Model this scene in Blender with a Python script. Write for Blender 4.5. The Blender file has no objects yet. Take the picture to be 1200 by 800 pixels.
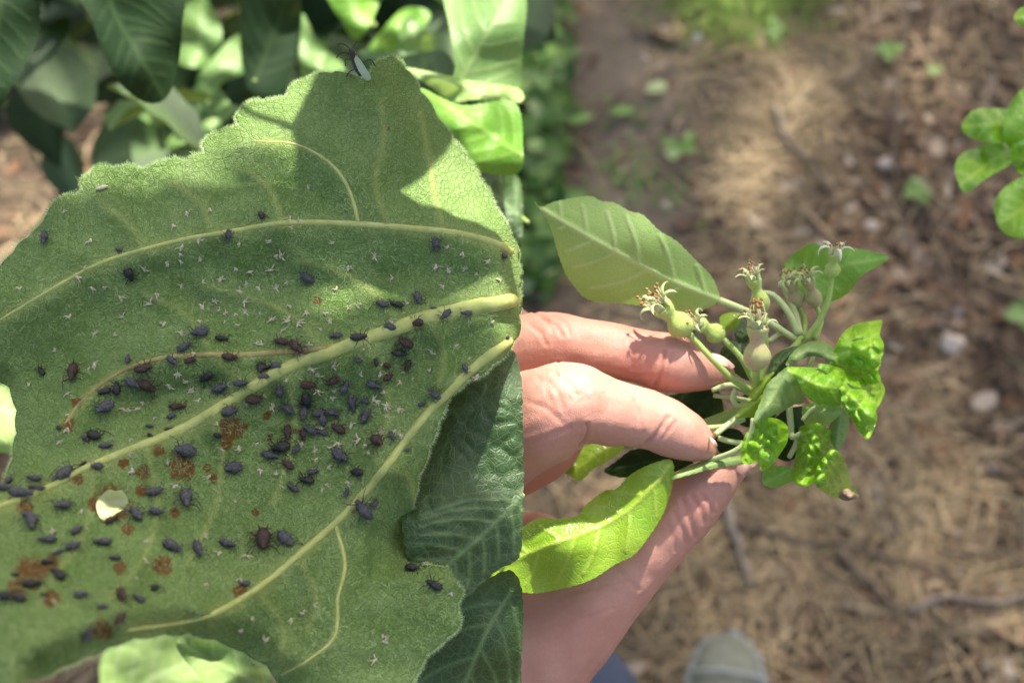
import bpy, bmesh, math, random
import numpy as np
from mathutils import Vector, Matrix, noise
from mathutils.geometry import delaunay_2d_cdt
R = math.radians
random.seed(7)
sc = bpy.context.scene
col = sc.collection

# ------------------------------------------------------------------ camera, sky, sun, exposure
CAM_H, PITCH, FPX = 1.45, 60.0, 1500.0          # a phone held at chest height, looking steeply down
cam_d = bpy.data.cameras.new('camera'); cam = bpy.data.objects.new('camera', cam_d); col.objects.link(cam)
cam_d.sensor_width = 36.0; cam_d.lens = FPX / 1200.0 * 36.0
cam_d.clip_start = 0.01; cam_d.clip_end = 500.0
cam.location = (0, 0, CAM_H); cam.rotation_euler = (R(90 - PITCH), 0, 0)
cam_d.dof.use_dof = True; cam_d.dof.focus_distance = 0.305; cam_d.dof.aperture_fstop = 14.0
sc.camera = cam
SUN = Vector((0.20, 0.60, 0.78)).normalized()   # towards the sun
world = bpy.data.worlds.new('World'); sc.world = world; world.use_nodes = True
wn = world.node_tree.nodes; wl = world.node_tree.links
sky = wn.new('ShaderNodeTexSky'); sky.sky_type = 'NISHITA'; sky.sun_disc = False
sky.sun_elevation = math.asin(SUN.z); sky.sun_rotation = math.atan2(SUN.x, SUN.y)
sky.air_density = 1.0; sky.dust_density = 6.0; sky.ozone_density = 0.3
wn['Background'].inputs[1].default_value = 0.125
wl.new(sky.outputs[0], wn['Background'].inputs[0])
sd = bpy.data.lights.new('sun', 'SUN'); so = bpy.data.objects.new('sun', sd); col.objects.link(so)
sd.energy = 5.0; sd.angle = R(1.5); sd.color = (1.0, 0.93, 0.82)
so.rotation_euler = SUN.to_track_quat('Z', 'Y').to_euler(); so.location = SUN * 20
sc.view_settings.view_transform = 'Standard'; sc.view_settings.look = 'None'
sc.view_settings.exposure = 1.5; sc.view_settings.gamma = 1.0
sc.render.engine = 'CYCLES'
sc.cycles.use_denoising = True
sc.cycles.max_bounces = 8; sc.cycles.transparent_max_bounces = 8

# ------------------------------------------------------------------ helpers
C0 = Vector((0, 0, CAM_H))
FW = Vector((0, math.cos(R(PITCH)), -math.sin(R(PITCH))))
UP = Vector((0, math.sin(R(PITCH)), math.cos(R(PITCH))))
RT = Vector((1, 0, 0))
def P(x, y, d): return C0 + RT * ((x - 600) / FPX * d) + UP * ((400 - y) / FPX * d) + FW * d
def G(x, y, z=0.0):
    v = (P(x, y, 1.0) - C0); return C0 + v * ((z - CAM_H) / v.z)
def nz(x, y, s=0.0): return noise.noise(Vector((x, y, s)))

def empty(name, loc=(0, 0, 0)):
    o = bpy.data.objects.new(name, None); o.empty_display_size = 0.02; o.location = loc; col.objects.link(o); return o
def tag(o, label=None, cat=None, group=None, kind=None):
    if label: o['label'] = label
    if cat: o['category'] = cat
    if group: o['group'] = group
    if kind: o['kind'] = kind
    return o
def mesh_obj(name, verts, faces, mat=None, parent=None, smooth=True, origin=None):
    me = bpy.data.meshes.new(name)
    off = Vector(origin) if origin is not None else (parent_world(parent) if parent else Vector((0, 0, 0)))
    me.from_pydata([Vector(v) - off for v in verts], [], faces); me.update()
    if smooth: me.polygons.foreach_set('use_smooth', [True] * len(me.polygons))
    o = bpy.data.objects.new(name, me); col.objects.link(o)
    if mat: me.materials.append(mat)
    if parent: o.parent = parent; o.location = off - parent_world(parent)
    else: o.location = off
    return o
def parent_world(p):
    v = Vector((0, 0, 0))
    while p is not None: v = v + Vector(p.location); p = p.parent
    return v

def catmull(pts, n=8, closed=False):
    pts = [Vector(p) for p in pts]; out = []; N = len(pts)
    rng = range(N) if closed else range(N - 1)
    for i in rng:
        p1, p2 = pts[i], pts[(i + 1) % N]
        p0 = pts[(i - 1) % N] if closed or i > 0 else p1 * 2 - p2
        p3 = pts[(i + 2) % N] if closed or i < N - 2 else p2 * 2 - p1
        for k in range(n):
            t = k / n
            out.append(0.5 * ((2 * p1) + (p2 - p0) * t + (2 * p0 - 5 * p1 + 4 * p2 - p3) * t * t + (3 * p1 - p0 - 3 * p2 + p3) * t ** 3))
    if not closed: out.append(pts[-1])
    return out
def resample(pts, step, closed):
    out = [pts[0]]; acc = 0.0; L = pts + ([pts[0]] if closed else [])
    for a, b in zip(L, L[1:]):
        seg = (b - a).length
        if seg < 1e-12: continue
        t = step - acc
        while t <= seg:
            out.append(a.lerp(b, t / seg)); t += step
        acc = (acc + seg) % step if seg + acc >= step else acc + seg
    if closed and (out[-1] - out[0]).length < step * 0.5: out.pop()
    return out
def inside(x, y, poly):
    c = False; j = len(poly) - 1
    for i in range(len(poly)):
        xi, yi = poly[i][0], poly[i][1]; xj, yj = poly[j][0], poly[j][1]
        if (yi > y) != (yj > y) and x < (xj - xi) * (y - yi) / (yj - yi) + xi: c = not c
        j = i
    return c
def seg_dist(x, y, line):
    best = 1e18
    for a, b in zip(line, line[1:]):
        ax, ay = a[0], a[1]; dx, dy = b[0] - ax, b[1] - ay
        l2 = dx * dx + dy * dy
        t = 0 if l2 == 0 else max(0, min(1, ((x - ax) * dx + (y - ay) * dy) / l2))
        q = (x - ax - t * dx) ** 2 + (y - ay - t * dy) ** 2
        if q < best: best = q
    return math.sqrt(best)
def np_dist(xy, line):
    best = np.full(len(xy), 1e18)
    for a, b in zip(line, line[1:]):
        ax, ay = a[0], a[1]; dx, dy = b[0] - ax, b[1] - ay; l2 = dx * dx + dy * dy
        t = np.clip(((xy[:, 0] - ax) * dx + (xy[:, 1] - ay) * dy) / l2, 0, 1) if l2 else 0.0
        best = np.minimum(best, (xy[:, 0] - ax - t * dx) ** 2 + (xy[:, 1] - ay - t * dy) ** 2)
    return np.sqrt(best)
def np_inside(xy, poly):
    c = np.zeros(len(xy), bool); x, y = xy[:, 0], xy[:, 1]; j = len(poly) - 1
    for i in range(len(poly)):
        xi, yi = poly[i][0], poly[i][1]; xj, yj = poly[j][0], poly[j][1]
        if yi != yj: c ^= ((yi > y) != (yj > y)) & (x < (xj - xi) * (y - yi) / (yj - yi) + xi)
        j = i
    return c
def tube_mesh(pts, rads, n=8, cap=True):
    """world points and radii -> verts, faces"""
    vs, fs = [], []; N = len(pts); ref = None
    for i in range(N):
        t = (pts[min(i + 1, N - 1)] - pts[max(i - 1, 0)]).normalized()
        if ref is None: ref = t.orthogonal().normalized()
        ref = (ref - t * ref.dot(t)).normalized(); b = t.cross(ref)
        for k in range(n):
            a = 2 * math.pi * k / n
            vs.append(pts[i] + (ref * math.cos(a) + b * math.sin(a)) * rads[i])
    for i in range(N - 1):
        for k in range(n):
            fs.append((i * n + k, i * n + (k + 1) % n, (i + 1) * n + (k + 1) % n, (i + 1) * n + k))
    if cap:
        fs.append(tuple(reversed(range(n)))); fs.append(tuple(range((N - 1) * n, N * n)))
    return vs, fs
def ptube(nodes, n=8, sub=6):
    """nodes (px, py, radius_px, depth) -> a swept tube in the world"""
    c = catmull([Vector((a[0], a[1], a[2], a[3])) for a in nodes], sub)
    return tube_mesh([P(v[0], v[1], v[3]) for v in c], [max(0.2, v[2]) / FPX * v[3] for v in c], n)
def wtube(pts, rads, n=8, sub=6):
    c = catmull([Vector((p[0], p[1], p[2], r)) for p, r in zip(pts, rads)], sub)
    return tube_mesh([Vector(v[:3]) for v in c], [max(1e-5, v[3]) for v in c], n)
class MB:
    def __init__(s): s.v = []; s.f = []; s.a = []
    def add(s, vf, val=0.0):
        b = len(s.v); s.v += vf[0]; s.f += [tuple(i + b for i in f) for f in vf[1]]; s.a += [val] * len(vf[0]); return s
    def build(s, name, mat, parent=None, smooth=True, origin=None, attr=None):
        o = mesh_obj(name, s.v, s.f, mat, parent, smooth, origin)
        if attr:
            at = o.data.attributes.new(attr, 'FLOAT', 'POINT'); at.data.foreach_set('value', s.a)
        return o

# ------------------------------------------------------------------ materials
class NT:
    def __init__(s, name):
        s.m = bpy.data.materials.new(name); s.m.use_nodes = True; s.t = s.m.node_tree
        s.b = s.t.nodes['Principled BSDF']; s.out = s.t.nodes['Material Output']
    def n(s, typ, **kw):
        nd = s.t.nodes.new(typ)
        for k, v in kw.items():
            if k.startswith('i_'):
                key = k[2:].replace('_', ' ')
                nd.inputs[key].default_value = v
            else: setattr(nd, k, v)
        return nd
    def l(s, a, b): s.t.links.new(a, b)
    def mix(s, fac, a, b, mode='MIX'):
        nd = s.t.nodes.new('ShaderNodeMix'); nd.data_type = 'RGBA'; nd.blend_type = mode
        for sock, v in ((nd.inputs[0], fac), (nd.inputs[6], a), (nd.inputs[7], b)):
            if hasattr(v, 'is_output'): s.l(v, sock)
            elif isinstance(v, (int, float)): sock.default_value = v
            else: sock.default_value = (v[0], v[1], v[2], 1)
        return nd.outputs[2]
    def ramp(s, src, stops):
        nd = s.t.nodes.new('ShaderNodeValToRGB'); cr = nd.color_ramp
        while len(cr.elements) < len(stops): cr.elements.new(0.5)
        for e, (p, c) in zip(cr.elements, stops):
            e.position = p; e.color = (c, c, c, 1) if isinstance(c, (int, float)) else (c[0], c[1], c[2], 1)
        s.l(src, nd.inputs[0]); return nd.outputs[0]
    def math(s, op, a, b=None):
        nd = s.t.nodes.new('ShaderNodeMath'); nd.operation = op
        for sock, v in ((nd.inputs[0], a), (nd.inputs[1], b)):
            if v is None: continue
            if hasattr(v, 'is_output'): s.l(v, sock)
            else: sock.default_value = v
        return nd.outputs[0]

def leaf_mat(name, c1, c2, vein, rough=0.42, trans=0.3, tcol=None, net=9.0, netamt=0.35, bump=0.25, spec=0.4, stain=False, fuzz=0.0, bdist=0.001, netcol=None):
    m = NT(name)
    uv = m.n('ShaderNodeUVMap')
    warp = m.n('ShaderNodeTexNoise', i_Scale=3.0, i_Detail=2.0); m.l(uv.outputs[0], warp.inputs['Vector'])
    wadd = m.n('ShaderNodeMixRGB', blend_type='ADD'); wadd.inputs[0].default_value = 0.12
    m.l(uv.outputs[0], wadd.inputs[1]); m.l(warp.outputs['Color'], wadd.inputs[2])
    big = m.n('ShaderNodeTexNoise', i_Scale=1.6, i_Detail=4.0, i_Roughness=0.6); m.l(uv.outputs[0], big.inputs['Vector'])
    base = m.mix(m.ramp(big.outputs[0], [(0.32, 0.0), (0.68, 1.0)]), c1, c2)
    vor = m.n('ShaderNodeTexVoronoi', feature='DISTANCE_TO_EDGE', i_Scale=net); m.l(wadd.outputs[0], vor.inputs['Vector'])
    vor2 = m.n('ShaderNodeTexVoronoi', feature='DISTANCE_TO_EDGE', i_Scale=net * 3.1); m.l(wadd.outputs[0], vor2.inputs['Vector'])
    l1 = m.ramp(vor.outputs['Distance'], [(0.0, 1.0), (0.09, 0.0)])
    l2 = m.ramp(vor2.outputs['Distance'], [(0.0, 1.0), (0.14, 0.0)])
    lines = m.math('MAXIMUM', l1, m.math('MULTIPLY', l2, 0.6))
    base = m.mix(m.math('MULTIPLY', lines, netamt), base, netcol or vein)
    at = m.n('ShaderNodeAttribute', attribute_name='vein')
    base = m.mix(m.math('MULTIPLY', at.outputs['Fac'], 0.75), base, vein)
    fine = m.n('ShaderNodeTexNoise', i_Scale=60.0, i_Detail=3.0, i_Roughness=0.7); m.l(uv.outputs[0], fine.inputs['Vector'])
    base = m.mix(0.35, base, m.ramp(fine.outputs[0], [(0.35, 0.35), (0.65, 1.0)]), 'MULTIPLY') if fuzz else base
    if stain:
        st = m.n('ShaderNodeAttribute', attribute_name='stain')
        sn = m.n('ShaderNodeTexNoise', i_Scale=14.0, i_Detail=4.0); m.l(uv.outputs[0], sn.inputs['Vector'])
        f = m.ramp(m.math('ADD', st.outputs['Fac'], m.math('MULTIPLY', m.math('SUBTRACT', sn.outputs[0], 0.5), 0.9)), [(0.35, 0.0), (0.6, 1.0)])
        base = m.mix(m.math('MULTIPLY', f, 0.85), base, m.mix(sn.outputs[0], (0.05, 0.016, 0.006), (0.30, 0.085, 0.02)))
    m.l(base, m.b.inputs['Base Color'])
    m.b.inputs['Roughness'].default_value = rough
    m.b.inputs['Specular IOR Level'].default_value = spec
    if fuzz: m.b.inputs['Sheen Weight'].default_value = fuzz; m.b.inputs['Sheen Roughness'].default_value = 0.6
    h = m.math('SUBTRACT', m.math('MULTIPLY', fine.outputs[0], 0.5), m.math('MULTIPLY', lines, 0.6 if not fuzz else 0.45))
    bp = m.n('ShaderNodeBump', i_Strength=bump, i_Distance=bdist); m.l(h, bp.inputs['Height'])
    m.l(bp.outputs[0], m.b.inputs['Normal'])
    if trans:
        tr = m.n('ShaderNodeBsdfTranslucent')
        tc = m.mix(0.65, base, tcol or (0.30, 0.42, 0.05)); m.l(tc, tr.inputs[0]); m.l(bp.outputs[0], tr.inputs['Normal'])
        ms = m.n('ShaderNodeMixShader'); ms.inputs[0].default_value = trans
        m.l(m.b.outputs[0], ms.inputs[1]); m.l(tr.outputs[0], ms.inputs[2]); m.l(ms.outputs[0], m.out.inputs['Surface'])
    return m.m
def plain_mat(name, c1, c2, rough=0.5, scale=200.0, bump=0.2, bdist=0.0005, spec=0.4, sss=0.0, sheen=0.0, coords='Object'):
    m = NT(name); tc = m.n('ShaderNodeTexCoord')
    nn = m.n('ShaderNodeTexNoise', i_Scale=scale, i_Detail=5.0, i_Roughness=0.65); m.l(tc.outputs[coords], nn.inputs['Vector'])
    m.l(m.mix(m.ramp(nn.outputs[0], [(0.3, 0.0), (0.7, 1.0)]), c1, c2), m.b.inputs['Base Color'])
    m.b.inputs['Roughness'].default_value = rough; m.b.inputs['Specular IOR Level'].default_value = spec
    if bump:
        bp = m.n('ShaderNodeBump', i_Strength=bump, i_Distance=bdist); m.l(nn.outputs[0], bp.inputs['Height']); m.l(bp.outputs[0], m.b.inputs['Normal'])
    if sss:
        m.b.inputs['Subsurface Weight'].default_value = sss; m.b.inputs['Subsurface Radius'].default_value = (0.6, 1.0, 0.3); m.b.inputs['Subsurface Scale'].default_value = 0.002
    if sheen: m.b.inputs['Sheen Weight'].default_value = sheen
    return m.m
def attr_mat(name, stops, attr='tint', rough=0.75, trans=0.0):
    m = NT(name); at = m.n('ShaderNodeAttribute', attribute_name=attr)
    c = m.ramp(at.outputs['Fac'], stops); m.l(c, m.b.inputs['Base Color']); m.b.inputs['Roughness'].default_value = rough
    m.b.inputs['Specular IOR Level'].default_value = 0.25
    if trans:
        tr = m.n('ShaderNodeBsdfTranslucent'); m.l(c, tr.inputs[0]); ms = m.n('ShaderNodeMixShader'); ms.inputs[0].default_value = trans
        m.l(m.b.outputs[0], ms.inputs[1]); m.l(tr.outputs[0], ms.inputs[2]); m.l(ms.outputs[0], m.out.inputs['Surface'])
    return m.m

M = {}
M['under'] = leaf_mat('woolly_leaf_underside', (0.195, 0.330, 0.082), (0.305, 0.450, 0.148), (0.47, 0.53, 0.16), rough=0.75, trans=0.20, tcol=(0.55, 0.56, 0.08), net=15.0, netamt=0.45, netcol=(0.06, 0.12, 0.025), bump=0.9, spec=0.12, stain=True, fuzz=0.02, bdist=0.0007)
M['under_vein'] = plain_mat('pale_vein', (0.27, 0.31, 0.075), (0.42, 0.45, 0.15), rough=0.65, scale=350, bump=0.4)
M['brown_vein'] = plain_mat('browned_vein', (0.16, 0.10, 0.03), (0.36, 0.34, 0.11), rough=0.65, scale=180, bump=0.4)
M['pale_under'] = leaf_mat('pale_leaf_underside', (0.29, 0.46, 0.12), (0.38, 0.55, 0.18), (0.56, 0.69, 0.34), rough=0.6, trans=0.30, tcol=(0.36, 0.55, 0.08), net=12, netamt=0.12, bump=0.25, spec=0.25, fuzz=0.02)
M['glossy'] = leaf_mat('glossy_young_leaf', (0.11, 0.33, 0.005), (0.22, 0.50, 0.012), (0.48, 0.70, 0.10), rough=0.15, trans=0.33, tcol=(0.26, 0.50, 0.02), net=10, netamt=0.35, bump=0.3, spec=0.8)
M['green'] = leaf_mat('green_leaf', (0.11, 0.29, 0.022), (0.18, 0.40, 0.045), (0.30, 0.50, 0.10), rough=0.4, trans=0.28, net=11, netamt=0.22, bump=0.25)
M['yellow'] = leaf_mat('yellow_green_leaf', (0.17, 0.36, 0.012), (0.30, 0.48, 0.030), (0.42, 0.56, 0.08), rough=0.2, trans=0.35, tcol=(0.42, 0.58, 0.02), net=12, netamt=0.18, bump=0.3, spec=0.75)
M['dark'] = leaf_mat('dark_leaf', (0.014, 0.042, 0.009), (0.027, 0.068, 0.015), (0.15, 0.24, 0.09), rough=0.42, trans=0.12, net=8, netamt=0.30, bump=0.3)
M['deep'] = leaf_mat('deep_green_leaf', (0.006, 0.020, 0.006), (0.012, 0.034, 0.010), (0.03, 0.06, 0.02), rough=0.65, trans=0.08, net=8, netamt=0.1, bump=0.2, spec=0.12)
M['soft'] = leaf_mat('soft_green_leaf', (0.12, 0.25, 0.06), (0.19, 0.33, 0.10), (0.30, 0.42, 0.16), rough=0.42, trans=0.3, net=10, netamt=0.15, bump=0.2)
M['grey_green'] = leaf_mat('grey_green_leaf', (0.155, 0.27, 0.068), (0.22, 0.35, 0.10), (0.36, 0.48, 0.18), rough=0.6, trans=0.2, net=11, netamt=0.15, bump=0.25, fuzz=0.02)
M['cream'] = leaf_mat('pale_cream_leaf', (.52, .55, .24), (.62, .64, .34), (.66, .68, .4), trans=.3, net=9, netamt=.1, spec=.2)  # pale tone paints in the sunlit ground behind the leaf hole
M['stem'] = plain_mat('pale_green_stem', (0.22, 0.36, 0.06), (0.36, 0.46, 0.14), rough=0.5, scale=220, bump=0.25, sss=0.15)
M['petiole'] = plain_mat('creamy_petiole', (0.36, 0.45, 0.17), (0.48, 0.54, 0.28), rough=0.55, scale=220, bump=0.25, sss=0.15)
M['bark'] = plain_mat('bark', (0.035, 0.025, 0.017), (0.10, 0.08, 0.055), rough=0.85, scale=60, bump=0.8, bdist=0.004)
M['black_aphid'] = plain_mat('black_aphid_body', (0.005, 0.005, 0.005), (0.035, 0.032, 0.030), rough=0.33, scale=9, bump=0.3, bdist=0.03)
M['grey_aphid'] = plain_mat('grey_aphid_body', (0.008, 0.0085, 0.0095), (0.125, 0.125, 0.13), rough=0.5, scale=9, bump=0.4, bdist=0.03)
M['brown_aphid'] = plain_mat('brown_aphid_body', (0.014, 0.007, 0.006), (0.095, 0.052, 0.040), rough=0.45, scale=9, bump=0.4, bdist=0.03)
M['husk'] = plain_mat('dry_husk', (0.34, 0.30, 0.18), (0.62, 0.57, 0.40), rough=0.7, scale=5, bump=0.2)
M['hair'] = plain_mat('leaf_hair', (0.32, 0.46, 0.16), (0.42, 0.54, 0.24), rough=0.6, scale=100, bump=0)
M['wing'] = plain_mat('pale_wing', (0.30, 0.36, 0.20), (0.42, 0.46, 0.28), rough=0.25, scale=300, bump=0.1)

# ------------------------------------------------------------------ sun gaps: lines from sunlit spots towards the sun that no leaf of the tree crosses
LIT = []
def lit(p, r): LIT.append((Vector(p), r))
def in_gap(q, extra=0.0):
    for p, r in LIT:
        v = q - p; t = v.dot(SUN)
        if t > 0.01 and (v - SUN * t).length < r + extra: return True
    return False
lit(P(545, 215, 0.288), 0.024)
lit(P(520, 150, 0.288), 0.014)
lit(P(585, 270, 0.288), 0.012)
for x, y, d, r in [(232, 45, .78, .022), (265, 75, .78, .024), (182, 135, .8, .02), (235, 150, .79, .022), (375, 70, .68, .03), (415, 20, .7, .03), (490, 55, .7, .02), (565, 50, .46, .035), (560, 105, .44, .03), (560, 165, .42, .03), (455, 35, .78, .02)]:
    lit(P(x, y, d), r)
for x, y, r in [(30, 150, .11), (70, 172, .09), (15, 250, .11), (-30, 200, .12)]:
    lit(G(x, y), r)
lit(P(200, 790, .66), .05); lit(P(5, 470, .40), .03); lit(P(131, 590, .42), .03)

# ------------------------------------------------------------------ ground
def gpx(p):   # ground point -> px, for the layout of straw and litter over the soil
    v = Vector((p[0], p[1], 0)) - C0; d = v.dot(FW); return 600 + v.dot(RT) / d * FPX, 400 - v.dot(UP) / d * FPX
def blob(x, y, cx, cy, rx, ry): return math.exp(-(((x - cx) / rx) ** 2 + ((y - cy) / ry) ** 2))
def path_w(px, py): return min(1, 1.25 * blob(px, py, 735, 100, 95, 200) + 0.75 * blob(px, py, 720, 320, 90, 80))
def ground_h(x, y):
    h = 0.018 * nz(x * 2.1, y * 2.1, 3) + 0.007 * nz(x * 9, y * 9, 5)
    if abs(x) < 2.2 and -0.5 < y < 3: h += 0.004 * nz(x * 31, y * 31, 8) + 0.002 * nz(x * 80, y * 80, 2)
    return h
def build_ground():
    xs = [-200, -60, -20, -8, -4, -2.4] + [-1.6 + 0.0125 * i for i in range(257)] + [2.4, 4, 8, 20, 60, 200]
    ys = [-200, -60, -20, -8, -3, -1] + [-0.2 + 0.0125 * i for i in range(217)] + [3.2, 4.5, 8, 20, 60, 200]
    vs = [(x, y, ground_h(x, y)) for y in ys for x in xs]; w = len(xs)
    fs = [(j * w + i, j * w + i + 1, (j + 1) * w + i + 1, (j + 1) * w + i) for j in range(len(ys) - 1) for i in range(w - 1)]
    m = NT('garden_soil'); tc = m.n('ShaderNodeTexCoord')
    n1 = m.n('ShaderNodeTexNoise', i_Scale=2.6, i_Detail=5.0, i_Roughness=0.6); m.l(tc.outputs['Object'], n1.inputs['Vector'])
    n2 = m.n('ShaderNodeTexNoise', i_Scale=38.0, i_Detail=6.0, i_Roughness=0.7); m.l(tc.outputs['Object'], n2.inputs['Vector'])
    n3 = m.n('ShaderNodeTexVoronoi', i_Scale=55.0); m.l(tc.outputs['Object'], n3.inputs['Vector'])
    c = m.mix(m.ramp(n1.outputs[0], [(0.35, 0.0), (0.65, 1.0)]), (0.092, 0.067, 0.043), (0.172, 0.132, 0.088))
    c = m.mix(m.ramp(n2.outputs[0], [(0.40, 0.75), (0.62, 0.0)]), c, (0.042, 0.030, 0.021))
    c = m.mix(m.ramp(n3.outputs['Distance'], [(0.08, 0.4), (0.2, 0.0)]), c, (0.34, 0.28, 0.21))
    at = m.n('ShaderNodeAttribute', attribute_name='trodden'); c = m.mix(m.math('MULTIPLY', at.outputs['Fac'], .8), c, m.mix(n2.outputs[0], (.14, .112, .082), (.245, .205, .155)))
    m.l(c, m.b.inputs['Base Color']); m.b.inputs['Roughness'].default_value = 0.95; m.b.inputs['Specular IOR Level'].default_value = 0.15
    bp = m.n('ShaderNodeBump', i_Strength=0.8, i_Distance=0.006); m.l(n2.outputs[0], bp.inputs['Height']); m.l(bp.outputs[0], m.b.inputs['Normal'])
    o = mesh_obj('ground', vs, fs, m.m); tag(o, kind='structure')
    val = []
    for v in vs:
        if abs(v[0]) < 1.7 and -.3 < v[1] < 2.6: val.append(path_w(*gpx(v)))
        else: val.append(0.0)
    o.data.attributes.new('trodden', 'FLOAT', 'POINT').data.foreach_set('value', val)
build_ground()

def strand(p, ang, L, w, lift, bend, segs=3):
    """a dry blade lying on the ground"""
    vs, fs = [], []; x, y = p
    for i in range(segs + 1):
        t = i / segs; dx, dy = math.cos(ang), math.sin(ang)
        z = ground_h(x, y) + 0.003 + lift * math.sin(t * math.pi)
        ww = w * (1 - 0.6 * t)
        vs += [Vector((x - dy * ww, y + dx * ww, z)), Vector((x + dy * ww, y - dx * ww, z + 0.0006))]
        x += dx * L / segs; y += dy * L / segs; ang += bend
    for i in range(segs): fs.append((2 * i, 2 * i + 1, 2 * i + 3, 2 * i + 2))
    return vs, fs
def straw_w(px, py):
    return (1.3 * blob(px, py, 915, 120, 65, 105) + 0.75 * blob(px, py, 920, 680, 120, 110) + 0.5 * blob(px, py, 760, 640, 70, 60) + 0.45 * blob(px, py, 1060, 600, 130, 120)
            + 0.35 * blob(px, py, 900, 300, 70, 80) + 0.4 * blob(px, py, 1120, 720, 90, 90) + 0.08)
def litter():
    straw, leaf = MB(), MB()
    n = 0
    while n < 9500:
        p = (random.uniform(-0.9, 1.1), random.uniform(0.15, 1.9)); px, py = gpx(p)
        cl = 0.5 + 0.9 * nz(p[0] * 7, p[1] * 7, 11)
        if random.random() > straw_w(px, py) * (1 - 0.8 * path_w(px, py)) * max(0.15, cl) * 1.3: continue
        straw.add(strand(p, random.uniform(0, 6.28), random.uniform(.025, .11), random.uniform(.0007, .0019), random.uniform(0, .012), random.uniform(-.35, .35)), random.random()); n += 1
    n = 0
    while n < 5200:
        p = (random.uniform(-0.9, 1.1), random.uniform(0.15, 1.9)); px, py = gpx(p)
        wgt = 0.12 + 0.75 * blob(px, py, 1090, 230, 150, 260) + 0.55 * blob(px, py, 1100, 640, 140, 200) + .3 * blob(px, py, 900, 500, 200, 300)
        if random.random() > wgt * (1 - 0.75 * path_w(px, py)) * (0.35 + max(0, 0.5 + nz(p[0] * 9, p[1] * 9, 21))): continue
        L = random.uniform(.005, .02) * (1.7 if random.random() < .12 else 1); W = L * random.uniform(.3, .7); a = random.uniform(0, 6.28); cu = random.uniform(-.5, .9) * L
        dx, dy = math.cos(a), math.sin(a); z = ground_h(*p) + random.uniform(.002, .009); tl = random.uniform(-.5, .5)
        pts = [(-1, 0, .2), (-.45, .8, 0), (.35, .7, .1), (1, .05, .4), (.4, -.75, .05), (-.4, -.7, 0)]
        vs = [Vector((p[0] + (u * dx * L - v * dy * W), p[1] + (u * dy * L + v * dx * W), z + cu * q + tl * v * W)) for u, v, q in pts] + [Vector((p[0], p[1], z - abs(cu) * .25))]
        leaf.add((vs, [(6, k, (k + 1) % 6) for k in range(6)]), random.random()); n += 1
    tag(straw.build('dry_grass', attr_mat('straw', [(0, (.15, .105, .055)), (.35, (.30, .225, .12)), (.7, (.47, .36, .21)), (1, (.20, .15, .095))]), attr='tint'), 'dry straw-coloured grass strewn over the brown soil', 'dry grass', kind='stuff')
    tag(leaf.build('leaf_litter', attr_mat('leaf_litter', [(0, (.04, .025, .016)), (.35, (.12, .075, .045)), (.6, (.22, .15, .095)), (.8, (.17, .08, .035)), (.94, (.33, .26, .19)), (1, (.46, .39, .31))]), attr='tint', smooth=False), 'brown dead leaf flakes scattered over the soil', 'leaf litter', kind='stuff')
litter()

GC = attr_mat('weed_leaf', [(0, (.025, .070, .014)), (.5, (.075, .165, .030)), (.85, (.16, .29, .055)), (1, (.30, .38, .17))], rough=0.45, trans=0.2)
def small_leaf(p, ang, L, W, tilt, cup=.2):
    """kite shaped leaf, folded on its midrib"""
    d = Vector((math.cos(ang) * math.cos(tilt), math.sin(ang) * math.cos(tilt), math.sin(tilt))); s = Vector((-math.sin(ang), math.cos(ang), 0)); u = d.cross(s) * -1
    if u.z < 0: u = -u
    p = Vector(p); vs = []
    for t, w in ((0, .04), (.25, .8), (.55, 1), (.82, .62), (1, .02)):
        c = p + d * (L * t) - u * (L * .22 * t * t)
        vs += [c + s * W * w + u * W * w * cup, c, c - s * W * w + u * W * w * cup]
    fs = []
    for i in range(4):
        a = i * 3; fs += [(a, a + 1, a + 4, a + 3), (a + 1, a + 2, a + 5, a + 4)]
    return vs, fs
def weeds():
    m = MB(); n = 0
    while n < 2600:
        px, py = random.uniform(380, 705), random.uniform(-80, 350)
        edge = 672 + 16 * nz(py / 40, 3) + 10 * nz(py / 13, 7) - max(0, py - 240) * .25
        if px > edge or random.random() > min(1, (edge - px) / 22 + .15): continue
        z = random.uniform(.005, .11) * min(1, (edge - px) / 40 + .3)
        g = G(px, py); q = Vector((g.x, g.y, 0)); q.z = ground_h(q.x, q.y) + z
        if in_gap(q): continue
        m.add(small_leaf(q, random.uniform(0, 6.28), random.uniform(.016, .044), random.uniform(.008, .018), random.uniform(-.5, .5)), min(1, max(0, random.gauss(.55, .28)))); n += 1
    for k in range(500):
        px, py = random.gauss(735, 40), random.gauss(215, 40)
        if py > 330 or random.random() > .25: continue
        g = G(px, py); m.add(small_leaf((g.x, g.y, ground_h(g.x, g.y) + .006), random.uniform(0, 6.28), random.uniform(.006, .014), .004, random.uniform(0, .5)), random.uniform(.3, .8))
    tag(m.build('ground_cover', GC, attr='tint'), 'low leafy weeds covering the edge of the soil path', 'ground cover', kind='stuff')
    g = MB()
    for k in range(2600):
        px, py = random.gauss(872, 52), random.gauss(-8, 34)
        if random.random() > .5 + 1.2 * nz(px / 14, py / 14, 5): continue
        q = G(px, py); vs, fs = strand((q.x, q.y), random.uniform(0, 6.28), random.uniform(.015, .045), .0011, .02, random.uniform(-.3, .3)); g.add((vs, fs), random.random())
    tag(g.build('grass', attr_mat('green_grass', [(0, (.07, .14, .02)), (.6, (.14, .24, .035)), (1, (.25, .33, .07))]), attr='tint'), 'short green grass patch growing beyond the dry straw', 'grass', kind='stuff')
weeds()

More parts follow.
